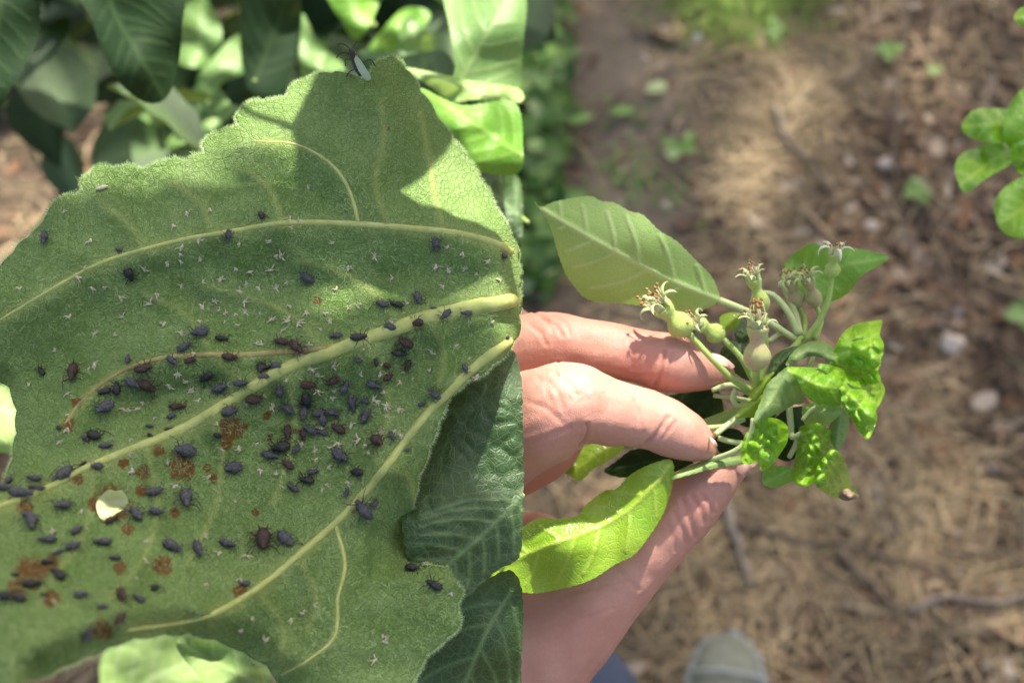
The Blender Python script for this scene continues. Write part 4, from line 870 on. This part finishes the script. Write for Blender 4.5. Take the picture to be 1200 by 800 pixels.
label(sblade('leaf', [(787, 561), (800, 549), (824, 541), (852, 536), (884, 531), (896, 536), (868, 543), (834, 549), (808, 556)], .327, 'grey_green', midrib=[(892, 534), (840, 542), (795, 557)], lat=4, cup=.02, serr=.8, vw=1.3, tilt=(0, -.02)), 'grey leaf edge squeezed against the thumb')
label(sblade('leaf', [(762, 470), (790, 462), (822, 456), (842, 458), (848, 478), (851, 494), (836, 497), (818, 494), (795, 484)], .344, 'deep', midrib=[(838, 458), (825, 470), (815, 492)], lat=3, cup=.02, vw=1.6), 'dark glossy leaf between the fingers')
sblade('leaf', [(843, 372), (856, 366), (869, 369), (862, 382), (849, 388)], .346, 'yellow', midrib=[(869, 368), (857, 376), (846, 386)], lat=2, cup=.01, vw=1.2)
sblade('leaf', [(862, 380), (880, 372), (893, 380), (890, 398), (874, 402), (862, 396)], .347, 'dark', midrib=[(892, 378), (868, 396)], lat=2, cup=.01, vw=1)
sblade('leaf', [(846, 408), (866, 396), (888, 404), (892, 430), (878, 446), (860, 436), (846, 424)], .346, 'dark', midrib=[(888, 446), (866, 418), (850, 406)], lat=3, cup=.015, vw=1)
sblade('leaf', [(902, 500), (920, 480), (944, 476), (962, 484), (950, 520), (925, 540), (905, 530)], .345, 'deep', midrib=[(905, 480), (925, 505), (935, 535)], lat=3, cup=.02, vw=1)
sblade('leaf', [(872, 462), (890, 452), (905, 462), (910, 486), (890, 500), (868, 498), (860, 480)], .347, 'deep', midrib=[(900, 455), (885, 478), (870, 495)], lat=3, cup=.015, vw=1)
label(sblade('leaf', [(944, 498), (940, 478), (952, 472), (975, 472), (988, 480), (975, 494), (962, 500)], .333, 'pale_under', midrib=[(945, 478), (965, 484), (985, 482)], lat=3, cup=.02, vw=1.3), 'pale leaf underside between the curled leaves')
sblade('leaf', [(862, 489), (868, 478), (884, 466), (892, 462), (896, 472), (888, 486), (876, 489)], .328, 'yellow', midrib=[(892, 464), (878, 478), (864, 488)], lat=2, cup=.015, vw=1.4)
sblade('leaf', [(878, 462), (890, 446), (902, 438), (908, 436), (900, 448), (894, 462), (886, 470)], .327, 'yellow', midrib=[(884, 466), (895, 450), (906, 437)], lat=2, cup=.015, vw=1.2)
sblade('leaf', [(838, 512), (852, 502), (868, 505), (872, 518), (856, 532), (842, 528)], .344, 'deep', midrib=[(870, 506), (855, 516), (842, 524)], lat=2, cup=.01, vw=1)
def stalk(name, nodes, mat='petiole', n=9): vf = ptube(nodes, n); return mesh_obj(name, vf[0], vf[1], M[mat], shoot)
stalk('stem', [(800, 505, 7, .345), (840, 492, 7, .342), (880, 472, 7, .339), (905, 440, 6, .339), (928, 412, 6, .340), (941, 396, 5, .341)], 'stem')
for nodes in [[(843, 352, 4.6, .340), (878, 366, 4.2, .341), (905, 380, 4, .342), (932, 398, 4, .342)],
              [(888, 343, 3.0, .345), (906, 346, 3.6, .345), (924, 366, 4, .343), (935, 392, 4, .342)], [(916, 332, 3.2, .349), (930, 362, 3.6, .346), (938, 392, 3.6, .342)],
              [(828, 501, 3.2, .329), (850, 499, 3.2, .331), (872, 491, 3.2, .333)], [(838, 509, 3.4, .326), (852, 498, 3.4, .328), (868, 485, 3.4, .330)],
              [(842, 513, 3.2, .330), (856, 517, 3.2, .331), (872, 519, 3.2, .332)], [(883, 490, 3.2, .322), (879, 510, 3.2, .3225), (862, 528, 3.4, .324), (826, 541, 3, .330)],
              [(834, 457, 3, .335), (856, 451, 3.4, .335), (878, 461, 3.2, .336)], [(836, 463, 2.8, .338), (858, 466, 3, .338), (880, 470, 3, .338)], [(862, 456, 3, .333), (858, 466, 3, .333), (864, 475, 3, .334), (876, 474, 3, .335)],
              [(905, 438, 3, .338), (920, 412, 3.2, .34), (942, 408, 3, .336)], [(925, 478, 4, .336), (927, 500, 4, .336), (930, 512, 3.5, .334), (955, 498, 3, .330)], [(925, 535, 3, .34), (932, 522, 3.2, .337), (936, 508, 3, .335)],
              [(955, 408, 2.6, .34), (952, 420, 2.8, .339), (948, 432, 2.6, .338)], [(900, 400, 3, .343), (918, 390, 3.2, .343), (938, 398, 3, .342)], [(940, 492, 2.4, .332), (948, 482, 2.4, .332), (956, 476, 2.2, .332)]]:
    stalk('petiole', nodes)
M['ovary'] = plain_mat('downy_fruitlet', (.30, .43, .06), (.50, .58, .20), rough=.8, scale=3000, bump=.7, bdist=.0006, spec=.2, sss=.1, sheen=.1)
M['ovary_red'] = plain_mat('blushed_fruitlet', (.36, .44, .15), (.44, .28, .18), rough=.8, scale=300, bump=.6, bdist=.0006, spec=.2, sss=.1, sheen=.1)
M['sepal'] = plain_mat('downy_sepal', (.32, .41, .15), (.50, .55, .28), rough=.8, scale=400, bump=.4, sheen=.1)
M['cream_sepal'] = plain_mat('cream_sepal', (.56, .56, .34), (.70, .68, .48), rough=.75, scale=400, bump=.4, sheen=.1)
M['down'] = plain_mat('down_hair', (.50, .56, .32), (.60, .64, .42), rough=.6, scale=100, bump=0)
M['filament'] = plain_mat('filament', (.55, .50, .28), (.66, .60, .38), rough=.6, scale=300, bump=0)
M['anther'] = plain_mat('dry_anther', (.14, .06, .02), (.42, .22, .07), rough=.8, scale=500, bump=.4)
rf = random.Random(21)
def fruitlet(base, cal, r, ped, d, mat='ovary', smat='sepal', spread=1.0, elong=1.0):
    b = P(base[0], base[1], d); c = P(cal[0], cal[1], d - .003); ax = (c - b); L = ax.length; ax.normalize(); rr = 1.12 * r / FPX * d
    prof = [(0, .15), (.05, .48), (.16, .82), (.30, 1.0), (.44, .95), (.56, .72), (.64, .56), (.72, .55), (.82, .68), (.93, .80), (1.0, .78), (1.0, .4)]
    pts = [b + ax * L * t for t, q in prof]; o_ = MB(); ref = ax.orthogonal().normalized(); bi = ax.cross(ref); n = 16; vs = []; fs = []
    cc = catmull([Vector((t, q, 0)) for t, q in prof], 3)
    for i, v in enumerate(cc):
        for k in range(n):
            a = 2 * math.pi * k / n; w = 1 + .05 * math.cos(5 * a) + .05 * nz(math.cos(a) * 2, math.sin(a) * 2 + v.x * 4, r); vs.append(b + ax * L * v.x + (ref * math.cos(a) + bi * math.sin(a)) * rr * v.y * w)
    for i in range(len(cc) - 1):
        for k in range(n): fs.append((i * n + k, i * n + (k + 1) % n, (i + 1) * n + (k + 1) % n, (i + 1) * n + k))
    fs.append(tuple(range((len(cc) - 1) * n, len(cc) * n)))
    f = mesh_obj('fruitlet', vs, fs, M[mat], shoot)
    vf = ptube([(p[0], p[1], p[2], p[3] if len(p) > 3 else d) for p in ped], 9); mesh_obj('pedicel', vf[0], vf[1], M['stem'], f)
    top = b + ax * L
    for k in range(5):
        a = k * 1.2566 + rf.uniform(-.25, .25); ra = ref * math.cos(a) + bi * math.sin(a); sd_ = ax.cross(ra); vs = []
        bend = rf.uniform(.75, 1.25) * spread; Ls = rr * rf.uniform(1.7, 2.5) * elong; q = top + ra * rr * .68; th = -.1
        for i in range(7):
            t = i / 6; w = rr * .42 * (1 - t) ** .7 * (1 if i else .9); di = ax * math.cos(th) + ra * math.sin(th); up = di.cross(sd_)
            vs += [q + sd_ * w, q + up * w * .25, q - sd_ * w]; q = q + di * Ls / 6; th += bend * .55
        fs = []
        for i in range(6): a_ = i * 3; fs += [(a_, a_ + 1, a_ + 4, a_ + 3), (a_ + 1, a_ + 2, a_ + 5, a_ + 4)]
        so_ = mesh_obj('sepal', vs, fs, M[smat], f); md = so_.modifiers.new('thickness', 'SOLIDIFY'); md.thickness = .0002
    dn = MB()
    for k in range(520):
        a = rf.uniform(0, 6.28); v = cc[rf.randint(1, len(cc) - 5)]; ra = ref * math.cos(a) + bi * math.sin(a); p0 = b + ax * L * v.x + ra * rr * v.y * .98; e = p0 + (ra + ax * rf.uniform(-.6, .8) + ax.cross(ra) * rf.uniform(-.7, .7)).normalized() * rr * rf.uniform(.12, .3); sd_ = ax * .00002
        dn.add(([p0 + sd_, p0 - sd_, e], [(0, 1, 2)]))
    dn.build('down', M['down'], f, smooth=False)['kind'] = 'stuff'
    for k in range(14):
        a = rf.uniform(0, 6.28); ra = ref * math.cos(a) + bi * math.sin(a); Lf = rr * rf.uniform(1.0, 2.0); s0 = top + ra * rr * rf.uniform(.1, .55); e = s0 + ax * Lf + ra * Lf * rf.uniform(-.1, .55)
        mid = (s0 + e) / 2 + bi * rf.uniform(-.25, .25) * Lf; vf = tube_mesh([s0, mid, e], [rr * .045, rr * .04, rr * .035], 5); st = mesh_obj('stamen', vf[0], vf[1], M['filament'], f)
        h = e + (e - mid).normalized() * rr * .22; vf = tube_mesh([e - (h - e) * .4, e, (e + h) / 2, h], [rr * .03, rr * .13, rr * .14, rr * .05], 6)
        bmv = MB().add(vf); me = st.data; b0_ = len(me.vertices)
        st2 = mesh_obj('anther', vf[0], vf[1], M['anther'], f)
    return f
fruitlet((808, 391), (776, 360), 13.5, [(807, 390, 3.6, .331), (831, 417, 3.8, .330), (857, 443, 4, .331), (880, 458, 4.2, .333)], .331)
fruitlet((848, 396), (820, 380), 10.5, [(846, 395, 3.4, .334), (868, 419, 3.6, .333), (884, 448, 3.8, .334)], .335)
fruitlet((895, 366), (883, 327), 9.5, [(894, 364, 3.2, .331), (896, 380, 3.4, .333), (897, 420, 3.4, .336), (890, 450, 3.4, .336)], .331, spread=.85)
fruitlet((886, 434), (888, 383), 14, [(886, 432, 4.6, .326), (886, 445, 4.4, .328), (886, 462, 4.2, .331)], .326, 'ovary_red', spread=.9, elong=.85)
fruitlet((974, 325), (978, 298), 8.0, [(975, 323, 2.8, .337), (971, 350, 3.2, .337), (960, 376, 3.6, .338), (944, 398, 4, .339)], .337, smat='cream_sepal', elong=1.5)
fruitlet((936, 360), (927, 331), 8.5, [(935, 358, 2.8, .348), (943, 374, 3.2, .346), (941, 396, 3.4, .343)], .348, 'ovary_red')
fruitlet((957, 359), (947, 329), 8.5, [(956, 357, 2.8, .346), (962, 376, 3.2, .344), (955, 398, 3.4, .342)], .346, 'ovary_red')

# ------------------------------------------------------------------ the person: hand and forearm, jeans, shoe
def skin_material():
    m = NT('skin'); tc = m.n('ShaderNodeTexCoord')
    n1 = m.n('ShaderNodeTexNoise', i_Scale=55.0, i_Detail=4.0, i_Roughness=.6); m.l(tc.outputs['Object'], n1.inputs['Vector'])
    n2 = m.n('ShaderNodeTexNoise', i_Scale=1000.0, i_Detail=5.0, i_Roughness=.7); m.l(tc.outputs['Object'], n2.inputs['Vector'])
    c = m.mix(m.ramp(n1.outputs[0], [(.32, 0.0), (.68, 1.0)]), (.445, .205, .150), (.53, .285, .215))
    c = m.mix(m.ramp(n2.outputs[0], [(.35, .22), (.6, 0.0)]), c, (.36, .16, .115))
    at = m.n('ShaderNodeAttribute', attribute_name='crease'); c = m.mix(m.math('MULTIPLY', at.outputs['Fac'], .3), c, (.40, .15, .105)); m.l(c, m.b.inputs['Base Color'])  # creases tinted darker, their shadow put into the skin colour
    v = m.n('ShaderNodeTexVoronoi', feature='DISTANCE_TO_EDGE', i_Scale=1500.0); wv = m.n('ShaderNodeMapping'); wv.inputs['Scale'].default_value = (1.7, .8, 1); m.l(tc.outputs['Object'], wv.inputs['Vector']); m.l(wv.outputs[0], v.inputs['Vector'])
    h = m.math('ADD', m.math('MULTIPLY', m.ramp(v.outputs['Distance'], [(0, 0.0), (.2, 1.0)]), .6), m.math('MULTIPLY', n2.outputs[0], .8))
    w = m.n('ShaderNodeTexWave', wave_type='BANDS', bands_direction='X', i_Scale=230.0, i_Distortion=7.0, i_Detail=3.0, i_Detail_Scale=1.6, i_Detail_Roughness=.6); m.l(tc.outputs['Object'], w.inputs['Vector'])
    h = m.math('ADD', h, m.math('MULTIPLY', w.outputs['Fac'], m.ramp(n1.outputs[0], [(.35, 0.1), (.65, .5)])))
    bp = m.n('ShaderNodeBump', i_Strength=.22, i_Distance=.0004); m.l(h, bp.inputs['Height']); m.l(bp.outputs[0], m.b.inputs['Normal'])
    m.b.inputs['Roughness'].default_value = .5; m.b.inputs['Specular IOR Level'].default_value = .35
    m.b.inputs['Subsurface Weight'].default_value = .22; m.b.inputs['Subsurface Radius'].default_value = (1, .35, .18); m.b.inputs['Subsurface Scale'].default_value = .004
    return m.m
M['skin'] = skin_material()
M['nail'] = plain_mat('fingernail', (.54, .31, .25), (.62, .40, .34), rough=.3, scale=120, bump=.1, sss=.1)
def hand_chain(nodes, n=18, sub=5):
    vs, fs = ptube(nodes, n, sub); return vs, fs
def cr_px(p):
    v = p - C0; d = v.dot(FW); return 600 + v.dot(RT) / d * FPX, 400 - v.dot(UP) / d * FPX
def skin_mesh(chains, voxel, smooth_it, creases):
    mb = MB()
    for c in chains: mb.add(hand_chain(c))
    o = mesh_obj('tmp_body', mb.v, mb.f); r = o.modifiers.new('r', 'REMESH'); r.mode = 'VOXEL'; r.voxel_size = voxel; s = o.modifiers.new('s', 'SMOOTH'); s.iterations = smooth_it; s.factor = .5
    dg = bpy.context.evaluated_depsgraph_get(); me = bpy.data.meshes.new_from_object(o.evaluated_get(dg)); bpy.data.objects.remove(o)
    me.update(); val = []; new = []
    for v in me.vertices:
        x, y = cr_px(v.co); f = 0.0; off = 0.0
        for line, amp, w in creases:
            if min(abs(x - line[0][0]), abs(x - line[-1][0])) > 60: continue
            q = seg_dist(x, y, line)
            if q < 4 * w: g = math.exp(-(q / w) ** 2); off += .7 * amp * g - .7 * amp * .35 * math.exp(-((q - 2 * w) / w) ** 2); f = max(f, g * min(1, amp / .0006))
        nn = v.normal; off += -.00035 * nz(x / 26, y / 26, 6) - .00005 * nz(x / 7, y / 7, 3)
        new.append(v.co - nn * off); val.append(f)
    for v, c in zip(me.vertices, new): v.co = c
    a = me.attributes.new('crease', 'FLOAT', 'POINT'); a.data.foreach_set('value', val); me.polygons.foreach_set('use_smooth', [True] * len(me.polygons)); me.materials.clear(); me.materials.append(M['skin']); return me
INDEX = [(520, 575, 70, .350), (570, 525, 64, .336), (612, 498, 60, .326), (640, 486, 58, .321), (665, 473, 51, .319), (690, 476, 44, .321), (715, 483, 40, .323), (754, 490, 34.5, .326), (776, 498, 34, .327), (796, 508, 32, .328), (816, 518, 25, .329), (828, 525, 17, .330), (838, 530, 6, .331)]
MIDDLE = [(520, 520, 66, .366), (570, 450, 52, .358), (610, 414, 45, .350), (645, 405, 40, .345), (680, 408, 36, .342), (715, 411, 33, .340), (754, 418, 32.5, .339), (785, 425, 35, .338), (808, 430, 31, .338), (832, 436, 22.5, .338), (850, 437, 14, .338), (861, 437, 5, .338)]
RING = [(510, 560, 62, .378), (560, 555, 45, .374), (615, 540, 38, .370), (652, 526, 30, .368), (672, 522, 20, .367), (682, 521, 8, .367)]
RING_KNUCKLE = [(510, 470, 55, .382), (560, 420, 45, .378), (596, 388, 36, .374), (614, 376, 22, .372), (622, 370, 8, .372)]
PINKY = [(500, 640, 62, .385), (560, 640, 46, .384), (610, 628, 28, .382), (640, 618, 20, .380), (655, 612, 7, .380)]
THUMB = [(450, 900, 95, .385), (540, 840, 92, .372), (600, 785, 82, .360), (655, 738, 66, .351), (700, 692, 56, .346), (740, 652, 48, .343), (778, 615, 43, .341), (806, 590, 40, .339), (832, 568, 32, .338), (852, 555, 22, .338), (868, 547, 13, .338), (880, 542, 4, .338)]
PALM = [(540, 560, 60, .362), (510, 640, 90, .372), (490, 740, 105, .380), (470, 850, 105, .388), (430, 960, 92, .394), (350, 1100, 92, .40), (250, 1270, 105, .41), (100, 1520, 125, .43)]
def cl(*pts): return [Vector((x, y, 0)) for x, y in pts]
CREASES = [(cl((779, 412), (776, 424), (773, 442), (768, 452)), .0009, 2.4), (cl((783, 488), (775, 500), (768, 510), (756, 520)), .0008, 2.2), (cl((688, 496), (689, 505), (686, 514), (680, 521)), .0008, 1.7), (cl((650, 438), (668, 450), (676, 462)), .0005, 2.6), (cl((660, 430), (680, 440), (690, 456)), .00045, 2.4),
           (cl((672, 428), (692, 438), (703, 452)), .0004, 2.2), (cl((641, 446), (655, 462), (660, 478)), .0004, 2.5), (cl((634, 372), (650, 380), (660, 394)), .0005, 2.4), (cl((648, 370), (662, 378), (668, 392)), .00045, 2.2), (cl((620, 380), (634, 390), (640, 404)), .0004, 2.4),
           (cl((800, 586), (808, 606), (815, 628)), .0006, 2.6), (cl((810, 580), (822, 598), (826, 612)), .0005, 2.4), (cl((822, 578), (833, 592), (836, 600)), .0005, 2.2), (cl((790, 600), (800, 620), (804, 636)), .0004, 2.4), (cl((720, 432), (740, 440), (770, 440)), .00025, 2.2), (cl((700, 428), (725, 434), (750, 432)), .0002, 2),
           (cl((788, 414), (784, 428), (780, 444)), .0004, 2), (cl((792, 494), (784, 504), (776, 514)), .00035, 2), (cl((655, 425), (662, 434), (664, 448)), .0004, 2), (cl((628, 440), (640, 452), (645, 470)), .0003, 2), (cl((626, 366), (640, 376), (648, 388)), .0004, 2), (cl((780, 610), (790, 632), (792, 644)), .0003, 2), (cl((640, 700), (690, 690), (740, 680)), .0002, 2.4), (cl((620, 740), (670, 728), (720, 712)), .0002, 2.4), (cl((720, 660), (736, 680), (748, 690)), .0003, 2.4),
           (cl((618, 470), (640, 478), (660, 496)), .0003, 2.6), (cl((614, 520), (640, 512), (668, 500)), .0003, 2.6), (cl((744, 470), (752, 490), (752, 508)), .0003, 2.4), (cl((736, 396), (742, 412), (740, 430)), .0003, 2.4)]
person = empty('person', (-.05, -.1, 0)); tag(person, 'person in blue jeans pinching the plucked shoot between thumb and fingers', 'person')
me = skin_mesh([INDEX, MIDDLE, RING, RING_KNUCKLE, PINKY, THUMB, PALM], .0007, 11, CREASES)
body = bpy.data.objects.new('body', me); col.objects.link(body); body.parent = person; body.location = -Vector(person.location)
def nail(poly, d, tilt): o, *_ = blade('fingernail', poly, d, M['nail'], None, step=1.5, tilt=tilt, cup=.002, origin=(0, 0, 0)); o.parent = body
nail([(834, 414), (844, 416), (854, 422), (861, 429), (857, 432), (848, 428), (838, 421)], .3255, (.018, -.02))
nail([(831, 511), (837, 515), (841, 521), (839, 523), (834, 517)], .3225, (.02, -.02))
nail([(862, 548), (876, 542), (886, 538), (890, 541), (880, 549), (868, 555)], .3335, (.006, -.01))
M['denim'] = plain_mat('denim', (.018, .028, .055), (.045, .065, .11), rough=.9, scale=260, bump=.5, bdist=.001)
M['sleeve'] = plain_mat('sleeve', (.03, .035, .04), (.05, .055, .06), rough=.95, scale=180, bump=.5, bdist=.001)
sl = ptube([(385, 1040, 112, .398), (350, 1100, 118, .40), (250, 1270, 130, .41), (100, 1520, 150, .43), (-100, 1800, 170, .45)], 24); mesh_obj('sleeve', sl[0], sl[1], M['sleeve'], person)
M['shoe'] = plain_mat('grey_shoe', (.12, .128, .095), (.20, .21, .16), rough=.75, scale=90, bump=.4, bdist=.001)
M['sole'] = plain_mat('pale_sole', (.26, .29, .28), (.36, .39, .38), rough=.7, scale=90, bump=.2)
def shoe(tx, ty, ang, lbl):
    """toe tip on the ground at (tx, ty), heel 0.29 m behind it"""
    g = ground_h(tx, ty) + .004; d = Vector((math.sin(ang), math.cos(ang), 0)); s = Vector((d.y, -d.x, 0)); t0 = Vector((tx, ty, g)); n = 20
    prof = [(u_, w_ * .84, h_) for u_, w_, h_ in ((0, .006, .030), (-.006, .026, .036), (-.02, .039, .046), (-.045, .047, .056), (-.08, .050, .066), (-.12, .048, .078), (-.16, .043, .092), (-.20, .040, .105), (-.24, .038, .11), (-.275, .030, .11), (-.29, .006, .10))]
    def ringset(scale, z0, ztop):
        vs, fs = [], []
        for i, (u, w, h) in enumerate(prof):
            for k in range(n):
                a = math.pi * k / (n - 1); hh = ztop(h); vs.append(t0 + d * u * (1 if scale == 1 else 1) + s * (math.cos(a) * w * scale) + Vector((0, 0, z0 + math.sin(a) ** .7 * (hh - z0))))
        for i in range(len(prof) - 1):
            for k in range(n): fs.append((i * n + k, i * n + (k + 1) % n, (i + 1) * n + (k + 1) % n, (i + 1) * n + k))
        fs.append(tuple(range(n))); fs.append(tuple(range((len(prof) - 1) * n, len(prof) * n))); return vs, fs
    vf = ringset(1, .018, lambda h: h); sh_ = mesh_obj('shoe', vf[0], vf[1], M['shoe'], person)
    out = [(u, w * 1.09) for u, w, h in prof]; ring = [t0 + d * (u + .006 if u == 0 else u) + s * w for u, w in out] + [t0 + d * u - s * w for u, w in reversed(out)]; N = len(ring)
    vs = ring + [v + Vector((0, 0, .026)) for v in ring]; fs = [(i, (i + 1) % N, N + (i + 1) % N, N + i) for i in range(N)] + [tuple(reversed(range(N))), tuple(range(N, 2 * N))]; mesh_obj('sole', vs, fs, M['sole'], sh_, smooth=False)
    # toe cap seam and laces
    for u, w, z in ((-.055, .046, .062), (-.13, .03, .086), (-.155, .03, .094), (-.18, .03, .102)):
        pts = [t0 + d * u + s * (math.cos(math.pi * k / 10) * w) + Vector((0, 0, .018 + math.sin(math.pi * k / 10) ** .7 * (z - .014))) for k in range(1, 10)]; vf = tube_mesh(pts, [.0022] * 9, 6); mesh_obj('lace' if u < -.1 else 'seam', vf[0], vf[1], M['sole'], sh_)
    return t0 + d * -.22
g1 = G(850, 752); h1 = shoe(g1.x, g1.y, R(8), 'shoe'); h2 = shoe(-.02, .30, R(-6), 'shoe')
for hp, kn in ((h1, Vector((.19, .10, .50))), (h2, P(655, 845, .98))):
    hip = Vector((hp.x * .7, -.22, .86)); knee = kn or Vector((hp.x + .10, .16, .50)); ank = Vector((hp.x, hp.y, .085))
    vf = wtube([hip, hip.lerp(knee, .5), knee, knee.lerp(ank, .5), ank + Vector((0, 0, .02)), ank - Vector((0, 0, .03))], [.095, .085, .068, .062, .06, .062], 20); mesh_obj('trouser_leg', vf[0], vf[1], M['denim'], person)
